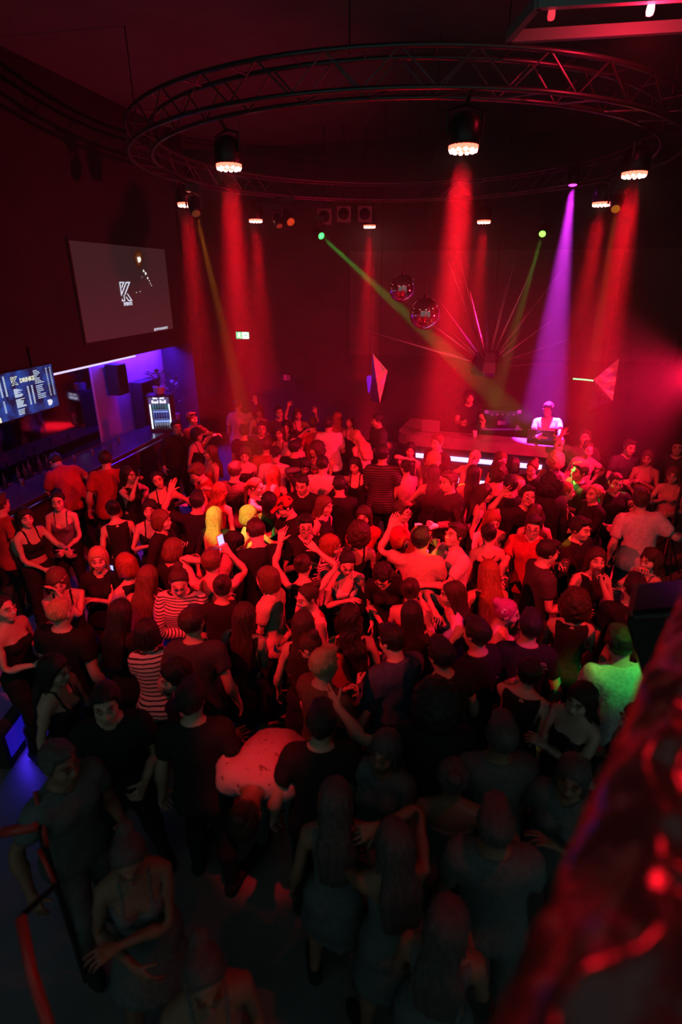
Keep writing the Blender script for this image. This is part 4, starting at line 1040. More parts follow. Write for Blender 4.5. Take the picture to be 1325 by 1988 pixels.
# ------------------------------------------------------------------ mirror balls, starburst, mirror prisms
def ball(px, py, y, rpx, label):
    c = at_y(px, py, y); d = ray(px, py); zdep = y/d[1]; r = rpx*zdep/FPX
    t = thing('mirror_ball', label, 'mirror ball', c)
    prof = [(r*math.sin(a), -r*math.cos(a)) for a in np.linspace(.03, math.pi-.03, 40)]
    MB().lathe(prof, 64, c).build('sphere', m_mirror, t, True)
    MB().lathe([(.03,r-.006),(.03,r+.03),(.012,r+.045)], 12, c).build('cap', m_metal, t, True)
    MB().tube([c+EZ*(r+.03), np.array((c[0],c[1],CEIL))], .004, 6).build('cable', m_metal, t)
ball(782, 560, 9.3, 26, 'darker chrome ball hanging up and left of the other'); ball(826, 609, 8.9, 30, 'brighter chrome ball hanging lower right with a green reflection')
SBY = 11.7
sc_ = at_y(948, 712, SBY); sb = thing('starburst', 'mirrored starburst of long spikes hanging above the booth', 'decoration', sc_)
MB().lathe([(.0,-.20),(.20,-.19),(.34,-.15),(.36,-.08),(.33,.12),(.26,.30),(.0,.34)], 9, sc_).build('hub', mat('smoked_mirror', (.10,.09,.09), .38, 1.0), sb)
tips = [(705,640),(775,655),(800,600),(848,575),(878,645),(868,500),(893,505),(912,560),(930,640),(945,595),(962,640),(985,548),(1000,505),(1018,640),(1042,505),(1030,600),(1095,520),(1075,620),(1108,658),(1100,705),(1010,700),(880,715),(872,700),(906,668),(925,668),(985,665)]
rnd = random.Random(5)
for k, (px, py) in enumerate(tips):
    tip = at_y(px, py, SBY+rnd.uniform(-.6,.35)); b = sc_+(tip-sc_)*.12
    d = tip-b; L = np.linalg.norm(d); d /= L; s1 = np.cross(d, (0,1.0,0)); s1 /= np.linalg.norm(s1); s2 = np.cross(d, s1); w = .010+.011*min(1, L/1.4)
    an = rnd.uniform(0, 1.5); s1, s2 = s1*math.cos(an)+s2*math.sin(an), s2*math.cos(an)-s1*math.sin(an)
    mid = b+d*L*.30
    MB().add([b, mid+s1*w, mid+s2*w, mid-s1*w, mid-s2*w, tip], [(0,2,1),(0,3,2),(0,4,3),(0,1,4),(5,1,2),(5,2,3),(5,3,4),(5,4,1)]).build('spike', m_mirror_r, sb)
MB().tube([sc_+EZ*.3, np.array((sc_[0],sc_[1],CEIL-.005))], .01, 6).build('cable', m_metal, sb)
def facet_prism(pts, tris, y, dy, label, name, feet):
    P_ = [at_y(px, py, y+o) for (px, py), o in zip(pts, dy)]
    t = thing(name, label, 'decoration', P_[-1]); c = sum(P_)/len(P_)+np.array((0,.28,0))
    for tr in tris: MB().add([P_[i] for i in tr]+[P_[i]+(c-P_[i])*.03+np.array((0,.01,0)) for i in tr], [(0,1,2),(5,4,3),(0,3,4,1),(1,4,5,2),(2,5,3,0)]).build('facet', mat('prism_film', (.60,.55,.56), .22, 1.0, build=bump_only(4, .35, dist=.05)), t)
    MB().add(P_[:feet]+[c], [(i, feet, (i+1) % feet) for i in range(feet)]).build('back_shell', m_gloss, t)
    MB().tube([c, np.array((c[0],c[1],CEIL))], .008, 6).build('cable', m_metal, t)
facet_prism([(1203,696),(1153,737),(1142,799),(1170,801),(1190,778),(1201,776)], [(0,1,4),(1,2,4),(2,3,4),(0,4,5)], 11.2, (0,.1,.12,0,-.25,.05), 'faceted mirror prism hanging right of the booth', 'mirror_prism', 6)
facet_prism([(724,686),(720,778),(738,783),(752,776),(753,720)], [(0,1,2),(0,2,4),(2,3,4)], 11.6, (.0,.05,-.15,.05,.0), 'dull red mirror prism hanging left of the booth', 'mirror_prism', 5)

# ------------------------------------------------------------------ stage and booth
struct('trim_5', MB().rbox(-1.5, 3.2, 10.35, 13.4, 0, .30), m_black, 'low black stage under the booth')
BZ = 1.40
b1, b2 = at_z(768, 842, BZ), at_z(1097, 870, BZ); bd = (b2-b1)/np.linalg.norm(b2-b1); bn = np.cross(EZ, bd)     # bn points away from the crowd
BL = np.linalg.norm(b2-b1)
def bp(x, y, z): q = b1+bd*x+bn*y; return np.array((q[0], q[1], z))
def sweep_path(off):
    """U-shaped counter line, offset outwards by off"""
    r = .34; pts = []
    pts.append((0-off, 1.35))
    for a in np.linspace(math.pi, 1.5*math.pi, 9): pts.append((r+(r+off)*math.cos(a), r+(r+off)*math.sin(a)))
    for a in np.linspace(1.5*math.pi, 2*math.pi, 6): pts.append((BL-.10+(.10+off)*math.cos(a), .10+(.10+off)*math.sin(a)))
    pts.append((BL+off, .75))
    return pts
def ribbon(o0, o1, z0, z1, name, m, par, bevel=0):
    A_, B_ = sweep_path(o0), sweep_path(o1); mb = MB(); n = len(A_)
    vs_ = [bp(x,y,z0) for x,y in A_]+[bp(x,y,z0) for x,y in B_]+[bp(x,y,z1) for x,y in A_]+[bp(x,y,z1) for x,y in B_]
    fs_ = []
    for i in range(n-1): fs_ += [(i,i+1,n+i+1,n+i),(2*n+i,3*n+i,3*n+i+1,2*n+i+1),(i,2*n+i,2*n+i+1,i+1),(n+i,n+i+1,3*n+i+1,3*n+i)]
    fs_ += [(0,n,3*n,2*n),(n-1,3*n-1,4*n-1,2*n-1)]
    return mb.add(vs_, fs_).build(name, m, par, bevel=bevel)
booth = thing('dj_booth', 'wide booth counter with a rounded corner and glowing violet strips', 'dj booth', bp(BL/2, .2, 0))
m_top = mat('booth_top_laminate', (.26,.24,.24), .28, build=noise_col((.22,.20,.20), (.29,.27,.27), 4))
ribbon(0, -.46, BZ-.035, BZ, 'counter_top', m_top, booth); ribbon(.0, -.05, BZ-.20, BZ-.036, 'fascia', m_top, booth)
ribbon(-.14, -.20, 0.0, BZ-.036, 'front_body', m_black, booth)
m_vl = mat('booth_led', (.1,.1,.1), .5, emit=(.46,.42,1.0), es=2.2)
def strip(z0, z1, x0, x1): MB().hexa([bp(x0,.10,z0),bp(x1,.10,z0),bp(x1,.135,z0),bp(x0,.135,z0),bp(x0,.10,z1),bp(x1,.10,z1),bp(x1,.135,z1),bp(x0,.135,z1)]).build('led_strip', m_vl, booth)
strip(BZ-.46, BZ-.38, .22, BL-.32); strip(BZ-.88, BZ-.80, .9, BL-.2)
for k in range(5): MB().hexa([bp(x_,y_,z_) for x_,y_,z_ in ((.3+k*.58,.12,.05),(.85+k*.58,.12,.05),(.85+k*.58,.139,.05),(.3+k*.58,.139,.05),(.3+k*.58,.12,BZ-.92),(.85+k*.58,.12,BZ-.92),(.85+k*.58,.139,BZ-.92),(.3+k*.58,.139,BZ-.92))]).build('front_panel', m_gloss, booth)
MB().hexa([bp(.5,.50,.92),bp(BL-.1,.50,.92),bp(BL-.1,.95,.92),bp(.5,.95,.92),bp(.5,.50,.96),bp(BL-.1,.50,.96),bp(BL-.1,.95,.96),bp(.5,.95,.96)]).build('inner_desk', m_black, booth)
for x_ in (.55, BL-.15): MB().hexa([bp(x_-.03,.55,.3),bp(x_+.03,.55,.3),bp(x_+.03,.9,.3),bp(x_-.03,.9,.3),bp(x_-.03,.55,.92),bp(x_+.03,.55,.92),bp(x_+.03,.9,.92),bp(x_-.03,.9,.92)]).build('desk_leg', m_black, booth)
def laptop(x, y, z, label, w=.36, col=None, sticker=False):
    t = thing('laptop', label, 'laptop', bp(x, y, z)); hx = lambda x0,x1,y0,y1,z0,z1,sk=0: MB().hexa([bp(x+x0,y+y0,z+z0),bp(x+x1,y+y0,z+z0),bp(x+x1,y+y1,z+z0),bp(x+x0,y+y1,z+z0),bp(x+x0,y+y0-sk,z+z1),bp(x+x1,y+y0-sk,z+z1),bp(x+x1,y+y1-sk,z+z1),bp(x+x0,y+y1-sk,z+z1)])
    hx(-w/2,w/2,0,.25,0,.016).build('keyboard_base', m_metal, t); ld_ = hx(-w/2,w/2,-.012,.0,.016,.25,.05).build('lid', col or m_metal, t)
    if sticker: hx(-w*.28,w*.28,-.044,-.034,.085,.125,.008).build('sticker', mat('pale_sticker', (.75,.65,.68), .5), ld_)
laptop(.62, .30, BZ+.001, 'dark red lit laptop lid standing on the left of the booth', .34, mat('laptop_lid_grey', (.25,.24,.24), .4))
laptop(BL-.42, .20, BZ+.001, 'open laptop with a pale sticker before the white shirted man', .44, mat('laptop_lid_black', (.03,.03,.035), .35), True)
# amplifier case on a stand
ac = np.array(at_y(966, 846, 11.15)); ac[2] = .30
t = thing('amplifier_case', 'glossy black amplifier case with silver corners on a stand', 'amplifier', ac)
acs = MB().box(ac+EZ*1.20, (.72,.40,.36)).build('case', m_gloss, t, bevel=.02)
for sx in (-1,1):
    for sz in (-1,1): MB().box(ac+EZ*1.20+np.array((sx*.33,-.195,sz*.155)), (.08,.03,.07)).build('corner', mat('nickel', (.7,.7,.72), .25, 1.0), acs)
MB().box(ac+EZ*1.13+np.array((0,-.205,0)), (.16,.012,.08)).build('badge', mat('silver_badge', (.8,.8,.8), .3, .5), acs)
for k in range(5): MB().lathe([(.022,0),(.022,.02),(.015,.024)], 10, ac+EZ*1.30+np.array((-.22+.11*k,-.20,0)), rot_to((0,-1,0))).build('dial', mat('nickel', (.7,.7,.72), .25, 1.0), acs)
MB().box(ac+EZ*1.0, (.86,.46,.035)).build('stand_shelf', mat('steel_shelf', (.55,.55,.57), .3, .9), t)
for sx in (-1,1): MB().tube([ac+np.array((sx*.36,0,.0)), ac+np.array((sx*.36,0,1.0))], .018, 6).build('stand_leg', m_alu, t)
# cups on the booth corner
cupm = MB().lathe([(.030,0),(.034,.004),(.042,.12),(.039,.12),(.031,.012)], 14).mesh('paper_cup', True); cupm.materials.append(mat('pale_cup', (.8,.78,.78), .45))
for k, (x_, y_) in enumerate(((BL-.05,.10),(BL-.10,.32),(1.45,.22))):
    o = bpy.data.objects.new('paper_cup', cupm); COL.objects.link(o); o.location = Vector(bp(x_, y_, BZ+.001))
    tag(o, ('pale cup on the right front corner of the booth', 'pale cup behind another at the right end of the booth', 'pale cup near the middle of the booth counter')[k], 'cup', 'cups on the booth')

# ------------------------------------------------------------------ balcony ledge by the camera, loudspeaker, stair rail
def crinkled(name, o, ax, ay, L, W, nx, ny, m, amp, seed, roll=.12):
    xs = np.linspace(0, L, nx); ys = np.linspace(0, W, ny); X, Y = np.meshgrid(xs, ys, indexing='ij')
    P_ = np.stack([X.ravel(), Y.ravel(), 0*X.ravel()], 1)
    w = 1-np.abs(value_noise(P_, 6, seed)); w2 = 1-np.abs(value_noise(P_*np.array((1,1.6,1)), 13, seed+1)); w3 = value_noise(P_, 5, seed+4)
    Z = amp*(w**2*.55+w2**2*.3+w3*.35)
    yy = P_[:,1]; edge = np.clip(roll-yy, 0, roll)/roll; Z = Z-(edge**2)*roll*1.1; yoff = yy*(1-0)+0
    V = o+np.outer(P_[:,0], ax)+np.outer(yy-0*edge, ay)+np.outer(Z, EZ)
    B_ = V.copy(); B_[:,2] = o[2]-.35
    i = np.arange(nx*ny).reshape(nx, ny); Q = np.stack([i[:-1,:-1], i[1:,:-1], i[1:,1:], i[:-1,1:]], -1).reshape(-1,4)
    rim = list(i[:,0])+list(i[-1,1:])+list(i[:-1,-1][::-1])+list(i[0,1:-1][::-1]); k = len(V)
    V2 = np.concatenate([V, B_[rim]]); S_ = np.array([(rim[a], k+a, k+(a+1) % len(rim), rim[(a+1) % len(rim)]) for a in range(len(rim))])
    me = np_mesh(name, V2, np.concatenate([Q, S_])); return me
m_vinyl = mat('wet_black_vinyl', (.05,.022,.024), .22, spec=.9, build=bump_only(9, .5, dist=.03))
l0, l1 = at_z(900, 2080, 3.36), at_z(1345, 1085, 3.36); ld = (l1-l0); LL = np.linalg.norm(ld); ld /= LL; ln_ = np.cross(ld, EZ)
led = link('balcony_ledge', crinkled('balcony_ledge', l0, ld, ln_, LL+.6, .62, 150, 60, m_vinyl, .075, 3, .07), m_vinyl)
tag(led, 'shiny crinkled dark vinyl on the balcony ledge in the lower right corner', 'ledge')
struct('trim_6', MB().hexa([*(np.array((*q[:2], 2.35)) for q in (l0+ln_*.03, l0+ld*(LL+.6)+ln_*.03, l0+ld*(LL+.6)+ln_*.6, l0+ln_*.6)), *(np.array((*q[:2], 3.02)) for q in (l0+ln_*.03, l0+ld*(LL+.6)+ln_*.03, l0+ld*(LL+.6)+ln_*.6, l0+ln_*.6))]), m_black, 'balcony parapet under the vinyl ledge')
struct('trim_7', MB().hexa([(-3.4,-2.6,2.25),(3.2,-2.6,2.25),(3.2,.05,2.25),(-3.4,.05,2.25),(-3.4,-2.6,2.40),(3.2,-2.6,2.40),(3.2,.05,2.40),(-3.4,.05,2.40)]), m_black, 'balcony floor under the camera')
sp0 = at_y(1300, 1290, 2.25); Rs = rz_(-.55)@ry_(-.42)
t = thing('balcony_speaker', 'large black loudspeaker on the balcony rail at the right edge', 'speaker', sp0-EZ*.45)
MB().box(sp0+np.array((.18,.1,-.02)), (.46,.40,.72), Rs).build('cabinet', m_gloss, t, bevel=.05); MB().box(sp0+np.array((.18,.1,-.02))+Rs@np.array((0,-.205,0)), (.40,.015,.66), Rs).build('grille', m_metal, t)
MB().tube([sp0+np.array((.2,.1,-.3)), sp0+np.array((.2,.0,-1.3)), np.array((sp0[0]+.2, sp0[1], 0))], .035, 8).build('stand_pole', m_metal, t)
# stair at the lower left
m_rail = mat('red_lit_rail', (.55,.06,.05), .25)  # red light on the metal tubes is put into their colour
q = lambda px, py, z: (lambda d: np.array((0,0,CAM_H))+d*z)(ray(px, py))
stl = thing('stair_rail', 'thin metal stair rail at the lower left edge', 'railing', (-1.7, 2.0, 0))
A_, B_, C_, D_ = q(68,1535,3.0), q(92,1648,2.95), q(108,1718,2.85), q(100,2010,2.1)
MB().tube([A_, B_], .012, 8).build('upright', m_rail, stl, True); MB().tube([q(40,1780,2.3), q(62,1890,2.2), D_], .022, 10).build('handrail', m_rail, stl, True)
MB().tube([q(4,1616,2.95), q(75,1603,2.95)], .028, 8).build('crossbar', m_rail, stl, True); MB().tube([q(76,1650,2.9), C_], .012, 8).build('brace', m_rail, stl, True)
MB().tube([q(75,1603,2.95), np.array((*q(75,1603,2.95)[:2], 0))], .016, 8).build('post', m_metal, stl); MB().tube([D_, np.array((*D_[:2], 0))], .016, 8).build('post', m_metal, stl)
MB().tube([B_, q(76,1650,2.9)], .012, 8).build('joint', m_metal, stl)
MB().tube([q(40,1780,2.3), C_], .014, 8).build('link_bar', m_metal, stl)
# blue floor light at the left
bl0 = np.array((-3.05, 4.0, 0)); t = thing('blue_step_light', 'low blue glowing step light at the left edge', 'lamp', bl0)
MB().box(bl0+np.array((0,0,.20)), (.10,.60,.40)).build('box', m_black, t); MB().box(bl0+np.array((.055,0,.22)), (.012,.50,.24)).build('lit_panel', mat('blue_panel', (.1,.1,.1), .5, emit=(.02,.01,.75), es=.35), t)
l = bpy.data.lights.new('blue', 'AREA'); l.size = .4; l.energy = 5; l.color = (.06,.02,1.0); o = bpy.data.objects.new('blue_glow', l); COL.objects.link(o); o.location = Vector(bl0+np.array((.08,0,.24))); o.rotation_euler = (0, math.radians(-80), 0); o.parent = t; o.matrix_parent_inverse = t.matrix_basis.inverted()
# ------------------------------------------------------------------ the crowd
make_templates('m'); make_templates('f'); make_hair()
SKIN = {1: (.80,.56,.46), 2: (.64,.42,.31), 3: (.30,.17,.11)}
HAIR = {'k': (.022,.019,.019), 'b': (.060,.035,.024), 'n': (.16,.085,.045), 'r': (.36,.11,.05), 'y': (.58,.42,.22), 'p': (.55,.10,.30), 'h': (.10,.10,.10)}
CLO = {'W': (.82,.81,.80), 'C': (.72,.62,.45), 'P': (.70,.40,.42), 'R': (.50,.05,.06), 'K': (.024,.024,.026), 'G': (.07,.07,.075), 'N': (.22,.22,.24), 'D': (.10,.13,.22), 'B': (.20,.11,.07), 'T': (.15,.18,.18)}
def skin_mat(k):
    def f(nt, b):
        a = nd(nt, 'ShaderNodeAttribute', attribute_name='tint'); mx = nd(nt, 'ShaderNodeMix', data_type='RGBA', blend_type='MULTIPLY'); mx.inputs['Factor'].default_value = 1
        mx.inputs['A'].default_value = (*SKIN[k], 1); nt.links.new(a.outputs['Color'], mx.inputs['B']); nt.links.new(mx.outputs['Result'], b.inputs['Base Color'])
        r = nd(nt, 'ShaderNodeAttribute', attribute_name='rest'); n = nd(nt, 'ShaderNodeTexNoise'); n.inputs['Scale'].default_value = 60; nt.links.new(r.outputs['Vector'], n.inputs['Vector'])
        bp_ = nd(nt, 'ShaderNodeBump'); bp_.inputs['Strength'].default_value = .06; bp_.inputs['Distance'].default_value = .01; nt.links.new(n.outputs['Fac'], bp_.inputs['Height']); nt.links.new(bp_.outputs[0], b.inputs['Normal'])
    return mat('skin%d' % k, SKIN[k], .48, build=f)
def hair_mat(c):
    a = HAIR[c]; return mat('hair_'+c, a, .36, build=noise_col(tuple(q*.45 for q in a), tuple(min(1, q*1.5) for q in a), 60, attr='rest', stretch=(3.2,3.2,.22), bump=.5, lo=.3, hi=.7))
def stripes(c1, c2, fr, duty):
    def f(nt, b):
        r = nd(nt, 'ShaderNodeAttribute', attribute_name='rest'); sp = nd(nt, 'ShaderNodeSeparateXYZ'); nt.links.new(r.outputs['Vector'], sp.inputs[0])
        m1 = nd(nt, 'ShaderNodeMath', operation='MULTIPLY'); nt.links.new(sp.outputs['Z'], m1.inputs[0]); m1.inputs[1].default_value = fr
        m2 = nd(nt, 'ShaderNodeMath', operation='FRACT'); nt.links.new(m1.outputs[0], m2.inputs[0])
        m3 = nd(nt, 'ShaderNodeMath', operation='LESS_THAN'); nt.links.new(m2.outputs[0], m3.inputs[0]); m3.inputs[1].default_value = duty
        mx = nd(nt, 'ShaderNodeMix', data_type='RGBA'); mx.inputs['A'].default_value = (*c2,1); mx.inputs['B'].default_value = (*c1,1)
        nt.links.new(m3.outputs[0], mx.inputs['Factor']); nt.links.new(mx.outputs['Result'], b.inputs['Base Color'])
    return f
def cloth_mat(c):
    if c == 'S': return mat('cloth_fine_stripes', rough=.8, build=stripes((.80,.78,.76), (.03,.03,.03), 42, .62))
    if c == 'Z': return mat('cloth_bold_stripes', rough=.8, build=stripes((.80,.78,.76), (.02,.02,.02), 24, .66))
    if c == 'X': return mat('cloth_dark_stripes', rough=.8, build=stripes((.10,.09,.09), (.02,.02,.02), 30, .5))
    if c == 'Q': return mat('cloth_sequins', (.35,.30,.30), .22, .85, build=bump_only(160, 1.0, attr='rest', dist=.01))
    if c == 'F': return mat('cloth_flower_print', rough=.75, build=noise_col((.26,.15,.15), (.58,.48,.46), 30, attr='rest', lo=.30, hi=.36, detail=1))
    a = CLO[c]; return mat('cloth_'+c, a, .85, spec=.25, build=noise_col(tuple(q*.85 for q in a), tuple(min(1, q*1.1) for q in a), 40, attr='rest', bump=.25))
m_frame_g = mat('spectacle_frame', (.03,.03,.03), .3); m_cord = mat('black_strap', (.02,.02,.02), .6)
PEOPLE = []
def p(x, y, sex, yaw, hair, hc, top, tc, bot, aL, aR, label, **o): PEOPLE.append((x, y, sex, yaw, hair, hc, top, tc, bot, aL, aR, label, o))
G1, G2, G3, G4 = 'dancers before the booth', 'dancers in the middle of the floor', 'people along the bar', 'people in the dark foreground'
# --- on the stage
p(912,770,'m',-8,'long','k','tee','K','trousers:K','fwd','fwd','dark long-haired man in black tee leaning on the booth counter', z=.30, g='people behind the booth', hpitch=12, hyaw=10, s=1.04)
p(1064,794,'m',-12,'quiff','b','tee','W','trousers:K','fwd','fwd','man in glasses and bright white tee behind the booth laptop', z=.30, g='people behind the booth', hyaw=-25, glasses=1, skin=1, s=1.0)
p(731,815,'m',-75,'buzz','k','jacket','G','trousers:K','cup','cup','short-haired man in a charcoal jacket standing left of the booth', s=1.02, hpitch=8)
# --- back of the floor, in haze
p(462,786,'m',165,'buzz','b','shirt','P','trousers:K','down','wave','man in violet-lit pink shirt at the back seen from behind', g='people at the back')
p(503,799,'f',20,'curly','k','tank','G','trousers:K','down','cup','dim figure with rounded curly hair at the back', g='people at the back')
p(546,799,'m',10,'short','k','tee','G','trousers:K','down','down','dim man facing forwards under the exit sign area', g='people at the back')
p(574,804,'f',30,'long','b','tank','G','skirt:K','wave','up','dim woman with raised arms at the back wall', g='people at the back')
p(556,829,'f',5,'long','k','tank','K','trousers:K','down','down','dim woman with centre-parted hair behind the smiling woman', g='people at the back')
p(474,836,'m',160,'short','k','tee','K','trousers:K','down','down','man in black tee at the back turning his head to the right', g='people at the back', hyaw=40)
p(374,812,'m',60,'short','k','tee','K','trousers:K','reach','down','dark man by the fridge stretching an arm to the right', g='people at the back')
p(384,843,'f',70,'bob','k','tank','K','trousers:K','hair','down','dim woman with bent raised elbow left of the black tee man', g='people at the back')
p(518,832,'m',0,'short','b','tee','G','trousers:K','down','down','dim man whose face shows between two shoulders at the back', g='people at the back')
p(538,844,'f',-15,'long','b','tank','G','trousers:K','down','chest','dim woman standing behind the light shirted man with glasses', g='people at the back')
p(607,822,'m',-160,'short','b','tee','R','trousers:K','down','down','dim red-haired man at the left of the pink shirted back', g='people at the back')
p(638,822,'m',178,'short','k','shirt','W','trousers:K','down','cup','man with pale pink shirt and bare nape seen from behind', g='people at the back', s=1.03)
p(656,812,'f',185,'wavy','r','vest','G','trousers:K','down','down','person with big round auburn hair seen from behind', g='people at the back')
p(677,818,'f',-5,'long','k','tank','K','trousers:K','down','down','woman with long dark hair smiling at the back', g='people at the back')
p(343,828,'m',25,'short','k','jacket','K','trousers:K','mouth','down','man in black with hand at his chin before the bright fridge', g='people at the back', skin=2)
p(1137,852,'m',-30,'short','b','tee','G','trousers:K','down','wave','dim figure right of the booth behind the pink topped woman', g='people at the right in haze')
p(1143,868,'f',-15,'bun','b','long','P','trousers:K','hip','down','woman with hair up in a pale pink top right of the booth', g='people at the right in haze', skin=1)
p(1226,868,'m',5,'short','b','tee','G','trousers:K','down','cup','hazy man in dark tee standing alone at the right', g='people at the right in haze')
p(1257,888,'f',-40,'long','n','tank','P','skirt:K','chest','cup','hazy woman at the right with bent arms', g='people at the right in haze')
p(1308,922,'f',-55,'long','n','tank','P','trousers:K','cup','chest','hazy woman at the right edge holding her forearms up', g='people at the right in haze')
p(1316,868,'m',-20,'short','b','tee','G','trousers:K','down','down','hazy man at the far right edge in red glare', g='people at the right in haze')
# --- row in front of the booth
p(556,853,'f',5,'ponytail','k','crop','W','trousers:K','down','down','laughing woman with tied dark hair and white top', hyaw=10, skin=1)
p(573,868,'m',170,'short','k','tee','K','trousers:K','down','down','round-headed man in black tee back to the camera below the laughing woman')
p(588,858,'f',110,'short','k','tee','W','trousers:K','up','front','person in white top bending with one arm raised', lean=35)
p(613,872,'f',-70,'curly','b','tank','R','skirt:K','down','chest','woman with short curly hair beside the raised arm')
p(593,905,'f',20,'bob','k','long','Q','skirt:K','hair','hair','woman in sequinned top with both hands over her head', hpitch=20)
p(481,882,'f',10,'long','b','strapless','K','skirt:K','down','down','long-haired woman in an off-shoulder black top looking down', hpitch=15, skin=1)
p(457,912,'m',172,'short','k','tee','K','trousers:K','down','down','broad man in black tee seen from behind with a pale neck', skin=1, s=1.03)
p(407,878,'f',-60,'long','n','tank','R','trousers:K','cup','chest','red-haired woman in strappy top facing left near the bar')
p(381,917,'m',-70,'quiff','n','tee','R','trousers:D','sidelow','fwd','man in glasses and red tee bending to the left', lean=22, glasses=1, skin=1)
p(535,882,'m',5,'cap','k','tee','W','trousers:D','down','cup','man in dark cap and glasses wearing a white tee', glasses=1, skin=1)
p(533,920,'f',182,'long','r','tank','R','skirt:K','down','down','woman with straight auburn hair seen from behind below the cap')
p(513,864,'m',185,'short','b','tee','R','trousers:K','down','down','man in dark red tee behind the cap wearer', s=1.0)
p(689,848,'f',-140,'wavy','y','strapless','C','skirt:K','down','front','woman with wavy blonde hair bending with a lit yellow shoulder', lean=28, skin=1)
p(689,903,'f',-20,'long','k','tank','K','trousers:K','down','wave','dark-haired woman with dark lips looking down to the left', hpitch=12, skin=1)
p(628,900,'m',172,'buzz','k','shirt','W','trousers:K','down','down','large man in a pale pink shirt seen from behind', s=1.04, skin=1)
p(746,880,'m',176,'short','k','shirt','X','trousers:K','cup','down','tall man in dark striped shirt seen from behind', s=1.06)
p(797,873,'f',-15,'long','k','vest','K','trousers:K','down','elbow','woman with long black hair facing forwards before the booth', skin=1)
p(848,858,'m',-50,'short','n','tee','K','trousers:K','cup','down','young man in black tee before the violet booth strip looking left', skin=1, s=1.03)
p(846,891,'f',70,'bob','y','tank','K','skirt:K','down','cup','woman with short reddish blonde hair looking right', skin=1)
p(841,917,'f',178,'long','k','tank','K','skirt:K','sidelow','down','woman with long black hair seen from behind below the blonde bob')
p(785,906,'f',-150,'bun','k','strapless','P','skirt:K','cup','chest','woman with dark hair pinned up and bare shoulders', skin=1)
p(874,934,'m',-55,'short','b','jacket','K','trousers:K','cup','down','dark-haired man in black jacket holding a drink low', skin=1, prop=('glass','l'), s=1.03)
p(924,888,'f',150,'ponytail','y','tank','W','shorts:D','sidelow','front','blonde in a white top bending before the booth', lean=38, skin=1)
p(975,892,'f',12,'long','n','tank','K','skirt:K','face','down','laughing woman before the booth with one hand beside her mouth', skin=1)
p(919,917,'f',180,'long','k','strapless','P','skirt:P','down','down','woman with black hair in a pink strapless dress seen from behind', skin=1)
p(966,914,'f',175,'curly','b','strapless','P','skirt:K','down','down','woman with full dark curls and bare shoulders seen from behind', skin=1)
p(1004,901,'f',160,'bob','k','tee','C','trousers:K','down','cup','woman with a black bob and cream top seen from behind', skin=1)
p(1036,908,'f',-35,'bun','n','tee','K','trousers:K','down','front','woman in a black tee leaning with green lit face', lean=18, skin=1)
p(1071,893,'f',150,'curly','y','tank','K','skirt:K','down','down','person with frizzy green lit blonde curls at the booth end')
p(1080,935,'m',182,'curly','k','jacket','K','trousers:K','down','down','large dark figure with bushy hair seen from behind below the blonde curls', s=1.05)
p(977,940,'m',178,'short','k','tee','K','trousers:K','down','down','dark-haired man in black between the curls and the cream top')
p(953,957,'f',70,'long','b','strapless','K','trousers:K','down','down','dark-haired woman with bare shoulders in profile to the right', skin=1)
p(1034,966,'m',5,'short','k','tee','K','trousers:K','face','wave','man in glasses showing two fingers with his head tilted', glasses=1, skin=1, hpitch=-8)
p(1092,956,'f',75,'ponytail','r','vest','K','trousers:K','down','cup','auburn-haired woman in profile with a deep neckline', skin=1)
p(1124,914,'m',-85,'short','k','long','K','trousers:K','cup','down','young man with green lit face in profile to the left', skin=1, s=1.02)
p(1151,957,'f',-80,'ponytail','y','jacket','K','trousers:K','chest','cup','blonde in profile to the left in an off-shoulder black top', skin=1)
p(1197,936,'m',-5,'buzz','b','tee','K','trousers:K','point','cup','smiling balding man in black pointing with one finger', skin=1)
p(1243,968,'m',165,'short','b','shirt','W','trousers:D','down','sidelow','man in a large pale shirt seen from behind at the right', s=1.05, skin=1, side=-8)
# --- middle of the floor
p(392,973,'m',175,'short','k','tee','K','trousers:K','wave','down','dark-haired man with green light on the edge of his hair', g=G2)
p(425,998,'f',172,'long','y','long','K','trousers:K','down','cup','blonde lit green and seen from behind', g=G2)
p(472,1000,'f',75,'bob','y','strapless','C','trousers:K','fwd','down','green lit blonde in glasses stretching an arm to the right', g=G2, glasses=1, skin=1)
p(427,953,'f',165,'wavy','r','tank','R','skirt:K','hair','down','red-haired woman behind the green lit blonde', g=G2)
p(500,944,'f',75,'ponytail','n','vest','K','trousers:K','down','phonehi','woman in profile to the right in a dark sleeveless top', g=G2, skin=1)
p(523,970,'f',178,'long','k','tank','K','skirt:K','down','down','woman with long black hair seen from behind left of the red cap', g=G2)
p(557,982,'m',-60,'cap','R','tee','K','trousers:K','fwd','fwd','man in a red cap and black tee reaching out with bent arms', g=G2, hpitch=25, skin=1, capred=1)
p(586,940,'m',0,'buzz','k','tee','K','trousers:K','down','down','young man with shaved head in black tee facing forwards', g=G2, hpitch=14, skin=1)
p(594,1020,'m',0,'short','k','tee','K','trousers:K','cup','chest','man in black-framed glasses and black tee facing the camera', g=G2, glasses=1, hpitch=5, skin=1)
p(497,1030,'m',-150,'short','b','long','K','trousers:K','down','front','tall young man in a black jumper bowing his head to the left', g=G2, hpitch=30, hyaw=-10, skin=1, s=1.06)
p(459,1053,'f',80,'bob','k','tee','P','trousers:R','fwd','down','woman with short dark hair in a pink tee looking down', g=G2, hpitch=25, skin=1)
p(413,1090,'m',178,'short','n','tank','R','trousers:K','hair','phonehi','brown-haired person holding up a white phone', g=G2, prop=('phonew','r'), skin=1)
p(590,1096,'f',170,'bun','b','vest','K','trousers:K','up','upbent','woman with brown pinned hair raising a bent arm', g=G2, skin=1)
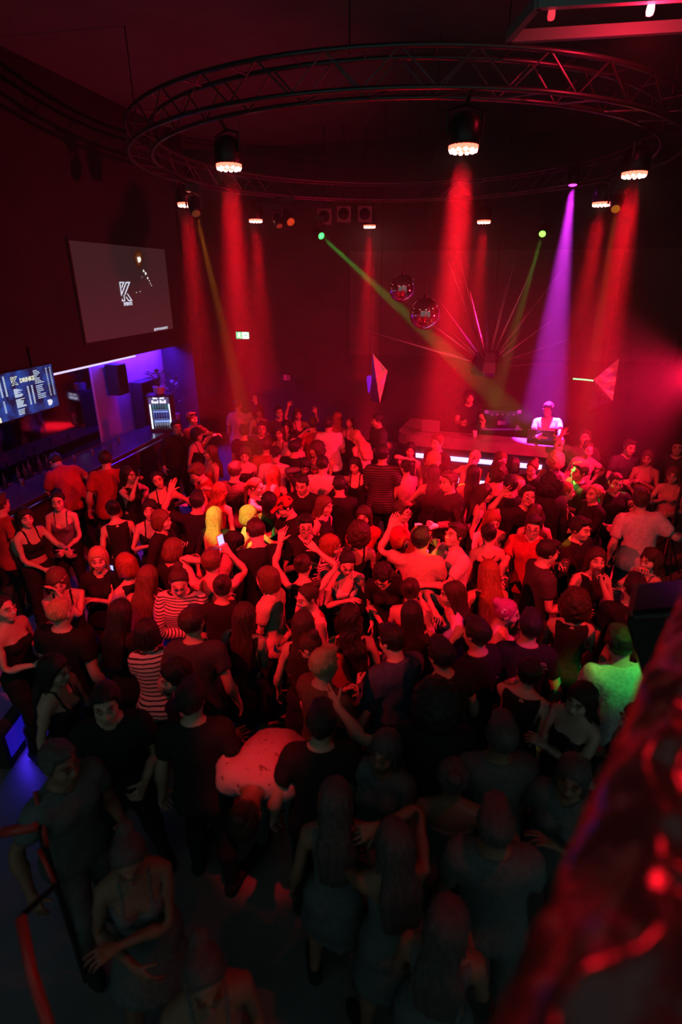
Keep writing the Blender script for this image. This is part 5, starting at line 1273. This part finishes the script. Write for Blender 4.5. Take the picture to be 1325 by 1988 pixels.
p(627,982,'f',65,'long','n','vest','K','trousers:K','down','down','woman with straight brown hair in profile to the right in black vest', g=G2, skin=1)
p(659,941,'m',-165,'short','k','long','K','trousers:K','face','face','dark-haired person covering the face with both hands', g=G2, hpitch=20)
p(708,1002,'f',-5,'long','b','jacket','R','trousers:K','cup','chest','smiling brown-haired woman in a red cardigan', g=G2, skin=1)
p(690,1036,'f',176,'curly','b','tank','K','skirt:K','down','down','woman with dark curls seen from behind below the red cardigan', g=G2)
p(781,992,'m',75,'short','b','tee','R','trousers:K','cup','drink','man in glasses and red tee in profile to the right', g=G2, glasses=1, skin=1)
p(793,1042,'m',158,'short','k','tee','C','trousers:K','wave','cup','black-haired man in a cream tee seen from behind', g=G2, skin=1, s=1.02)
p(818,1050,'f',100,'long','r','tank','R','trousers:K','down','mouth','auburn-haired woman hidden behind the cream tee', g=G2, skin=1)
p(877,1036,'m',-75,'short','b','shirt','W','trousers:D','fwd','fwd','man in an open pale shirt reaching to the left', g=G2, skin=1, hpitch=-10)
p(657,1058,'f',60,'bob','r','jacket','S','trousers:K','front','drink','auburn-haired woman in a striped cardigan drinking', g=G2, skin=1)
p(672,1090,'f',5,'bun','k','crop','W','wide:K','down','chest','woman in a short white top looking down', g=G2, hpitch=28, hroll=8, skin=1, strap=1)
p(765,1106,'f',-15,'wavy','k','tee','K','trousers:K','sidelow','front','dark-haired woman in a black tee bending forwards', g=G2, lean=25, hpitch=15, skin=1)
p(958,1010,'f',5,'long','r','tank','W','trousers:K','down','cup','woman with long parted auburn hair looking down past a bare back', g=G2, skin=1, hpitch=18)
p(948,1034,'f',172,'bun','k','strapless','K','skirt:K','down','down','woman with crossed black straps on a bare back', g=G2, skin=1, bare=1)
p(1036,1022,'m',-25,'short','k','shirt','R','trousers:K','cup','fwd','man in glasses and dark red shirt holding a drink', g=G2, glasses=1, skin=1, prop=('drink','r'))
p(1032,990,'f',170,'wavy','b','tank','R','skirt:K','down','down','reddish-brown hair of a woman below the two-finger man', g=G2)
p(1067,1070,'m',100,'short','k','tee','G','trousers:K','drink','cup','dark-haired man in charcoal tee lifting a drink', g=G2, skin=1, prop=('glass','l'))
p(947,1108,'f',178,'verylong','r','vest','K','skirt:R','down','down','woman with very long bright red hair seen from behind', g=G2, s=.97)
p(1160,1086,'f',-10,'long','b','vest','K','trousers:K','mouth','cup','woman in a black sleeveless top sipping a drink', g=G2, skin=1, prop=('drink','l'), hpitch=-5)
p(1262,1086,'f',-75,'wavy','b','tank','N','trousers:K','chest','mouth','woman in a grey top at the right with a bracelet', g=G2, skin=1, brace='r')
p(1232,1138,'m',172,'short','k','tee','K','trousers:K','down','cup','black-haired man with a green lit nape', g=G2, skin=1)
p(1240,1200,'m',-50,'short','k','tee','G','trousers:K','cup','down','man with green lit cheek looking down behind the white shirt', g=G2, skin=1, hpitch=20)
p(1116,1168,'f',165,'curly','b','vest','K','trousers:K','cup','chest','woman with dark curls and a bare strapped shoulder', g=G2, skin=1)
p(1130,1025,'m',40,'short','k','long','K','trousers:K','cup','fwd','dark man in black sleeves with both hands held out', g=G2, skin=1)
p(345,1130,'m',5,'bun','b','long','S','trousers:K','down','cross','man with tied hair in a finely striped jumper looking down', g=G2, hpitch=22, skin=1)
p(433,1135,'f',178,'bun','b','long','K','skirt:K','phone','phone','dark-clad person with brown hair below the raised phone', g=G2)
p(517,1122,'f',-105,'bob','n','tee','C','trousers:K','cup','front','woman with a brown bob in a loose cream tee facing left', g=G2, skin=1)
p(477,1192,'f',160,'long','b','vest','K','skirt:K','down','front','woman with long dark brown hair seen from behind in shadow', g=G2)
p(594,1158,'f',-55,'bun','b','vest','R','trousers:K','down','cup','woman with a hair clip in a dark red top looking left', clip=1, g=G2, hpitch=12, skin=1)
p(590,1208,'f',176,'verylong','b','vest','K','skirt:K','down','down','long straight brown hair seen from behind below the hair clip', g=G2)
p(603,1275,'f',-120,'bun','b','tee','R','trousers:K','cup','cup','bending person in a red top with dark hair', g=G2, lean=35)
p(800,1182,'f',180,'verylong','k','vest','K','skirt:K','down','down','woman with very long straight black hair seen from behind', g=G2)
p(866,1152,'f',-95,'verylong','b','strapless','K','skirt:K','fwd','elbow','long-haired woman facing left with a bare bent arm', g=G2, skin=1)
p(680,1198,'f',178,'wavy','k','vest','K','skirt:K','down','down','dark mass of wavy hair below the short white top', g=G2)
p(651,1268,'m',140,'short','y','tee','B','trousers:K','cup','cup','short-haired blond person seen from above behind', g=G2)
p(742,1242,'m',-140,'short','k','jacket','D','trousers:K','cup','fwd','dark-haired man in a denim jacket with clasped hands', g=G2, hpitch=15, skin=1)
p(853,1258,'m',-150,'short','k','tee','K','trousers:K','down','down','dark-haired man with a small earring in shadow', ear=1, g=G2)
p(808,1150,'f',150,'bun','b','strapless','R','skirt:K','cup','down','woman with brown pinned hair and bare shoulders behind the black hair', g=G2, skin=1)
p(988,1188,'f',75,'bun','p','strapless','P','skirt:K','cup','down','woman with pink lit pinned hair and a flower clip', clip=1, g=G2, skin=1)
p(961,1243,'m',-150,'short','k','tee','K','trousers:K','mouth','down','black-haired person with a violet sheen in front of the pink hair', g=G2)
p(1018,1222,'m',178,'short','k','tee','K','trousers:K','down','down','dark head with a faint violet sheen in the shadow', g=G2)
p(1203,1246,'m',176,'short','k','shirt','W','trousers:K','down','down','black-haired man in a white shirt lit green', g=G2, skin=1, s=1.03, hpitch=12)
p(1078,1338,'f',-55,'long','b','strapless','K','trousers:K','cross','cross','woman with long dark hair and crossed bare arms', g=G4, skin=1)
p(1045,1300,'f',150,'bun','k','vest','K','trousers:K','face','down','person with a violet lit hair tuft and raised hand', g=G4, skin=1)
p(1216,1388,'f',-100,'long','k','vest','K','trousers:K','cup','cup','woman in a black top near the balcony ledge', g=G4, skin=1)
# --- along the bar at the left
p(107,897,'m',-135,'short','k','shirt','R','trousers:K','reach','down','man in a red shirt leaning far over the bar', g=G3, lean=48, s=1.03)
p(207,890,'m',-155,'short','k','shirt','R','trousers:K','down','front','man in a red shirt standing upright at the bar', g=G3, s=1.04)
p(248,920,'f',55,'long','k','vest','K','skirt:K','hip','phonehi','woman in black with a phone at her cheek', g=G3, prop=('phoned','r'), skin=1)
p(306,931,'f',25,'ponytail','k','tank','K','trousers:K','sidelow','down','smiling woman in a black vest top with a bag strap', g=G3, hroll=-10, skin=1, strap=1)
p(315,1007,'f',75,'bob','n','long','K','trousers:K','phone','down','brown-haired woman in profile looking at a lit phone', g=G3, skin=1, prop=('phonelit','l'))
p(112,972,'f',15,'bun','k','tank','Q','trousers:K','clasp','clasp','woman in a beaded top with her hands clasped low', g=G3, skin=1)
p(44,1003,'f',60,'long','k','crop','K','trousers:K','fwd','front','dark-haired woman with bare midriff turned to the right', g=G3, skin=1)
p(6,977,'m',150,'short','b','tee','R','trousers:K','down','down','person in red cut by the left edge at the bar', g=G3)
p(203,1092,'f',5,'long','y','tee','K','trousers:K','chest','down','blonde in a black tee with one hand on her chest', g=G3, skin=1)
p(226,1098,'f',-120,'bob','r','vest','K','trousers:K','phone','down','person at the blonde woman\'s shoulder holding a lit phone', g=G3, prop=('phonelit','l'), skin=1)
p(123,1124,'f',30,'bob','n','tank','K','trousers:K','face','face','woman raising both hands to her face', g=G3, hpitch=15, skin=1)
p(121,1184,'m',165,'buzz','y','tee','K','trousers:K','cup','down','person with pale cropped hair seen from behind at the left', g=G3, skin=1)
p(285,1112,'f',176,'verylong','n','vest','K','skirt:K','down','down','woman with long light brown hair seen from behind at the left', g=G3, side=6)
p(250,1192,'f',150,'long','k','tee','K','trousers:K','down','cup','dark-haired woman in shadow left of the bold stripes', g=G3)
p(283,1222,'f',178,'bob','k','long','Z','trousers:K','cross','down','woman in a boldly striped top seen from behind', g=G3, s=.92)
p(363,1212,'m',178,'short','b','tee','G','trousers:K','down','down','dark head in front of the finely striped jumper', g=G3)
p(8,1180,'f',70,'bun','k','strapless','K','trousers:K','down','cup','bare-shouldered person at the left edge', g=G3, skin=1)
p(273,990,'f',15,'long','k','tank','K','trousers:K','down','chest','dark-haired woman with a lit neckline behind the phone reader', g=G3, skin=1)
p(340,1066,'f',150,'bob','n','tee','K','trousers:K','phone','phone','brown hair of a person bending over a phone', g=G3, hpitch=20)
p(238,987,'f',-160,'bun','k','vest','K','trousers:K','down','down','bare-shouldered woman seen from behind by the bar', g=G3, skin=1)
# --- dark foreground
p(495,1585,'m',-10,'bun','b','shirt','F','trousers:K','down','down','person in a flower printed shirt bending right over', g=G4, lean=82, hpitch=15, s=1.05)
p(338,1300,'f',-60,'long','k','vest','K','skirt:K','cup','hip','woman in black with bent elbow in the left foreground', g=G4, skin=1)
p(655,1400,'m',180,'short','k','tee','K','trousers:K','down','down','dark man in the foreground below the red bending person', g=G4)
p(715,1455,'f',-30,'long','k','tee','K','trousers:K','front','cup','dark-haired woman in the foreground with a bracelet', g=G4, skin=1, brace='l', prop=('glass','l'))
p(860,1365,'m',175,'curly','k','tee','K','trousers:K','side','down','large dark head of hair in the foreground centre', g=G4, s=1.05)
p(880,1500,'f',178,'bun','k','strapless','K','skirt:K','down','down','woman with dim bare shoulders in the foreground', g=G4, skin=1)
p(770,1640,'f',-165,'long','k','tank','K','skirt:K','fwd','elbow','foreground woman with a long bare arm bent at the elbow', g=G4, skin=1)
p(250,1672,'f',15,'bun','k','tank','K','skirt:K','cross','front','foreground woman seen from above in a low top at the left', g=G4, hpitch=18, skin=1)
p(120,1480,'m',60,'short','k','tee','K','trousers:K','cup','down','dark man in the left foreground with a dim forearm', g=G4)
p(860,1760,'f',160,'long','k','vest','K','skirt:K','front','cup','foreground woman with a dim bent arm at the lower centre', g=G4, skin=1)
p(400,1905,'f',20,'bun','k','tank','K','skirt:K','cup','chest','person with dim knees and shoulders at the bottom edge', g=G4, skin=1)
p(960,1590,'m',170,'short','k','tee','K','trousers:K','down','cup','dark man right of centre in the foreground', g=G4)
p(1085,1500,'f',-40,'long','k','tee','K','trousers:K','chest','down','woman in black whose pale hand hangs in the dark', g=G4, skin=1)
p(372,1352,'m',175,'short','k','tee','K','trousers:K','down','down','dark man beside the flower printed shirt', g=G4)
p(205,1365,'m',20,'short','k','tee','K','trousers:K','cup','down','man in black at the left near the blue step light', g=G4)
p(655,1545,'f',176,'long','k','vest','K','skirt:K','down','down','dark long-haired woman right of the flower printed shirt', g=G4)
p(110,1300,'f',80,'long','k','tank','K','trousers:K','cup','down','woman in black at the left edge above the blue light', g=G4)
p(985,1425,'m',178,'short','k','tee','K','trousers:K','cup','down','dark man between the big hair and the crossed arms', g=G4)

def held(kind, hd, root_m, s, label):
    """a thing held in a hand: pos, along-hand, palm normal, thumb side"""
    pos, a, n, th = hd
    if kind in ('glass', 'drink'):
        up = EZ; c = pos
        t = thing('tumbler', label, 'glass', (0,0,0))
        MB().lathe([(.030,-.055),(.034,-.05),(.040,.065),(.037,.065),(.031,-.045)], 14, c).build('cup_wall', mat('clear_glass', (.95,.95,1.0), .05, trans=.9), t, True)
        MB().lathe([(.0305,-.044),(.035,.03),(.0,.031)], 14, c).build('drink', mat('drink_red' if kind == 'drink' else 'drink_amber', (.5,.10,.10) if kind == 'drink' else (.45,.25,.08), .1), t, True)
    else:
        lit = kind != 'phoned'
        t = thing('phone', label, 'phone', (0,0,0)); up = EZ*.9+a*.3; up /= np.linalg.norm(up); nn = n-up*(n@up); nn /= max(np.linalg.norm(nn), 1e-6); sd = np.cross(up, nn); R_ = np.stack([sd, up, nn], 1)
        body = mat('phone_white', (.75,.75,.77), .3) if kind == 'phonew' else m_gloss
        c = pos+up*.05
        cs_ = MB().box(c, (.075,.152,.010), R_).build('case', body, t)
        MB().box(c-nn*.0056, (.068,.142,.002), R_).build('screen', mat('phone_screen', (.1,.1,.1), .3, emit=(.30,.32,1.0), es=2.2) if lit else m_gloss, t)
        MB().box(c+nn*.0056+up*.045-sd*.018, (.022,.034,.003), R_).build('camera_bump', m_gloss, cs_)
    t.matrix_basis = root_m
    for ch in t.children: ch.matrix_parent_inverse = Matrix.Identity(4)
    return t
# first find where everybody stands, then ease apart those who stand too close
spots = []
for i, (x, y, sex, yaw, hair, hc, top, tc, bot, aL, aR, label, o) in enumerate(PEOPLE):
    s = o.get('s', 1.0 if sex == 'm' else .945); z0 = o.get('z', 0)
    kw = {k: o[k] for k in ('lean','side','twist','hyaw','hpitch','hroll') if k in o}
    rn = random.Random(i*7+1)
    kw.setdefault('lean', rn.uniform(0, 7)); kw.setdefault('side', rn.uniform(-5, 5)); kw.setdefault('twist', rn.uniform(-8, 8)); kw.setdefault('hyaw', rn.uniform(-10, 10)); kw.setdefault('hpitch', rn.uniform(-2, 10))
    M, hcn, hands, RH = pose(sex, aL, aR, seed=i, knee=rn.uniform(0, 12) if z0 == 0 else 0, **kw)
    hw = rz_(math.radians(yaw))@(hcn*s)
    pt = at_z(x, y, hw[2]+z0)
    spots.append([pt[0]-hw[0], pt[1]-hw[1], z0, s, M, hands])
XY = np.array([[q[0], q[1]] for q in spots]); XY0 = XY.copy()
for it in range(40):
    D_ = XY[:,None]-XY[None]; L_ = np.linalg.norm(D_, axis=2)+np.eye(len(XY))*9
    push = np.clip(.38-L_, 0, None)[...,None]*D_/np.maximum(L_, 1e-3)[...,None]
    XY = XY+.25*push.sum(1); XY = XY0+np.clip(XY-XY0, -.13, .13)
XY[:3] = XY0[:3]
PERSONS = []
for i, (x, y, sex, yaw, hair, hc, top, tc, bot, aL, aR, label, o) in enumerate(PEOPLE):
    _, _, z0, s, M, hands = spots[i]
    sk = o.get('skin', 2)
    if o.get('g') == G4 and y > 1420:            # dim teal-grey light of the foreground put into skin, hair and clothes colours
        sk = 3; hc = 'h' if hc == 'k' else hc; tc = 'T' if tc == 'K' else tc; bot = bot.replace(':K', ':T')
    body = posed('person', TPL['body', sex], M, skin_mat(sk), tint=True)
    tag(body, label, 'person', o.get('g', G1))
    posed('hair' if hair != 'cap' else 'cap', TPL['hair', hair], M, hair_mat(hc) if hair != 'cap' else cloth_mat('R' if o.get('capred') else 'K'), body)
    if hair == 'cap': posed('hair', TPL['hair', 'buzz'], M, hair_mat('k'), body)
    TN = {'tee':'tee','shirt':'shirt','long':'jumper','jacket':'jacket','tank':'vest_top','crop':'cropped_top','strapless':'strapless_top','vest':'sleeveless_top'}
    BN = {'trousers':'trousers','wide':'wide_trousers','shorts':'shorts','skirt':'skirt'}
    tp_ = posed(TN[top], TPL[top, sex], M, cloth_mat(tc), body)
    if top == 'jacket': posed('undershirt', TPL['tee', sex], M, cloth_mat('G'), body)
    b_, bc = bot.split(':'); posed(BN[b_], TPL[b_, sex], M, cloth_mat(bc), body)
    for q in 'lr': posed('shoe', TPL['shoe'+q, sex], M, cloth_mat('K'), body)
    if o.get('glasses'):
        A_ = M[BI['head']].reshape(3,4); hp = lambda v: A_[:,:3]@np.array(v)+A_[:,3]
        g = MB()
        for q in (1,-1):
            cc = [hp((q*.033+.023*math.cos(a), -.105, 1.647+.017*math.sin(a))) for a in np.linspace(0, 2*math.pi, 13)]
            g.tube(cc, .0026, 5, False); g.tube([hp((q*.056,-.103,1.652)), hp((q*.081,-.02,1.652)), hp((q*.083,.025,1.648))], .0022, 5)
        g.tube([hp((-.011,-.108,1.652)), hp((.011,-.108,1.652))], .0024, 5)
        gl = link('glasses', g.mesh('glasses', True), m_frame_g); gl.parent = body
    if o.get('strap'):
        A_ = M[BI['chest']].reshape(3,4); hp = lambda v: A_[:,:3]@np.array(v)+A_[:,3]
        g = MB(); g.tube([hp((.12,.05,1.42)), hp((.11,-.03,1.44)), hp((.07,-.115,1.36)), hp((.0,-.145,1.24)), hp((-.09,-.125,1.12)), hp((-.16,-.05,1.02))], .009, 6)
        gl = link('bag_strap', g.mesh('bag_strap', True), m_cord); gl.parent = body
    def bone_pt(b):
        A_ = M[BI[b]].reshape(3,4); return lambda v: A_[:,:3]@np.array(v)+A_[:,3]
    Jx = TPL['J', sex]
    if o.get('bare'):
        hp = bone_pt('chest')
        for q in (1,-1):
            g = MB().tube([hp((q*.085,-.06,1.40)), hp((q*.085,.03,1.447)), hp((q*.07,.098,1.40)), hp((0,.120,1.34)), hp((-q*.08,.112,1.27))], .007, 6)
            gl = link('back_strap', g.mesh('back_strap', True), m_cord); gl.parent = body
    if o.get('brace'):
        sg = 1 if o['brace'] == 'l' else -1; hp = bone_pt('fore'+o['brace']); w_ = Jx['wrist']*np.array((sg,1,1)); a_ = Jx['a']*np.array((sg,1,1)); n_ = Jx['n']*np.array((sg,1,1))
        g = MB().tube([hp(w_-a_*.02+n_*.029*math.cos(k*math.pi/6)+np.array((0,.029*math.sin(k*math.pi/6),0))) for k in range(13)], .005, 6, False)
        gl = link('bracelet', g.mesh('bracelet', True), mat('nickel', (.7,.7,.72), .25, 1.0)); gl.parent = body
    if o.get('clip'):
        hp = bone_pt('head'); g = MB()
        for k in range(6): g.lathe([(0,-.014),(.012,-.006),(.013,.004),(0,.013)], 8, hp((-.072-.012*math.cos(k), .055+.022*math.cos(k*1.05), 1.70+.022*math.sin(k*1.05))))
        gl = link('hair_clip', g.mesh('hair_clip', True), mat('pale_clip', (.8,.72,.75), .35)); gl.parent = body; gl['kind'] = 'stuff'
    if o.get('ear'):
        hp = bone_pt('head'); g = MB().lathe([(0,-.010),(.008,-.004),(.008,.004),(0,.010)], 8, hp((-.092,.012,1.612)))
        gl = link('earring', g.mesh('earring', True), mat('nickel', (.7,.7,.72), .25, 1.0)); gl.parent = body
    Rz = Matrix.Translation(Vector((float(XY[i,0]), float(XY[i,1]), z0)))@Matrix.Rotation(math.radians(yaw), 4, 'Z')@Matrix.Scale(s, 4)
    body.matrix_basis = Rz
    PERSONS.append(body)
    if 'prop' in o:
        k, h = o['prop']; nm = {'glass':'tumbler held by the ', 'drink':'red drink held by the ', 'phonew':'white phone held up by the ', 'phonelit':'lit phone held by the ', 'phoned':'dark phone held by the '}[k]
        held(k, hands[h], Rz, s, nm+' '.join(label.split()[:9]))
print('people', len(PEOPLE), 'moved max', float(np.abs(XY-XY0).max()))
print('script seconds', round(time.time()-_T0, 1))
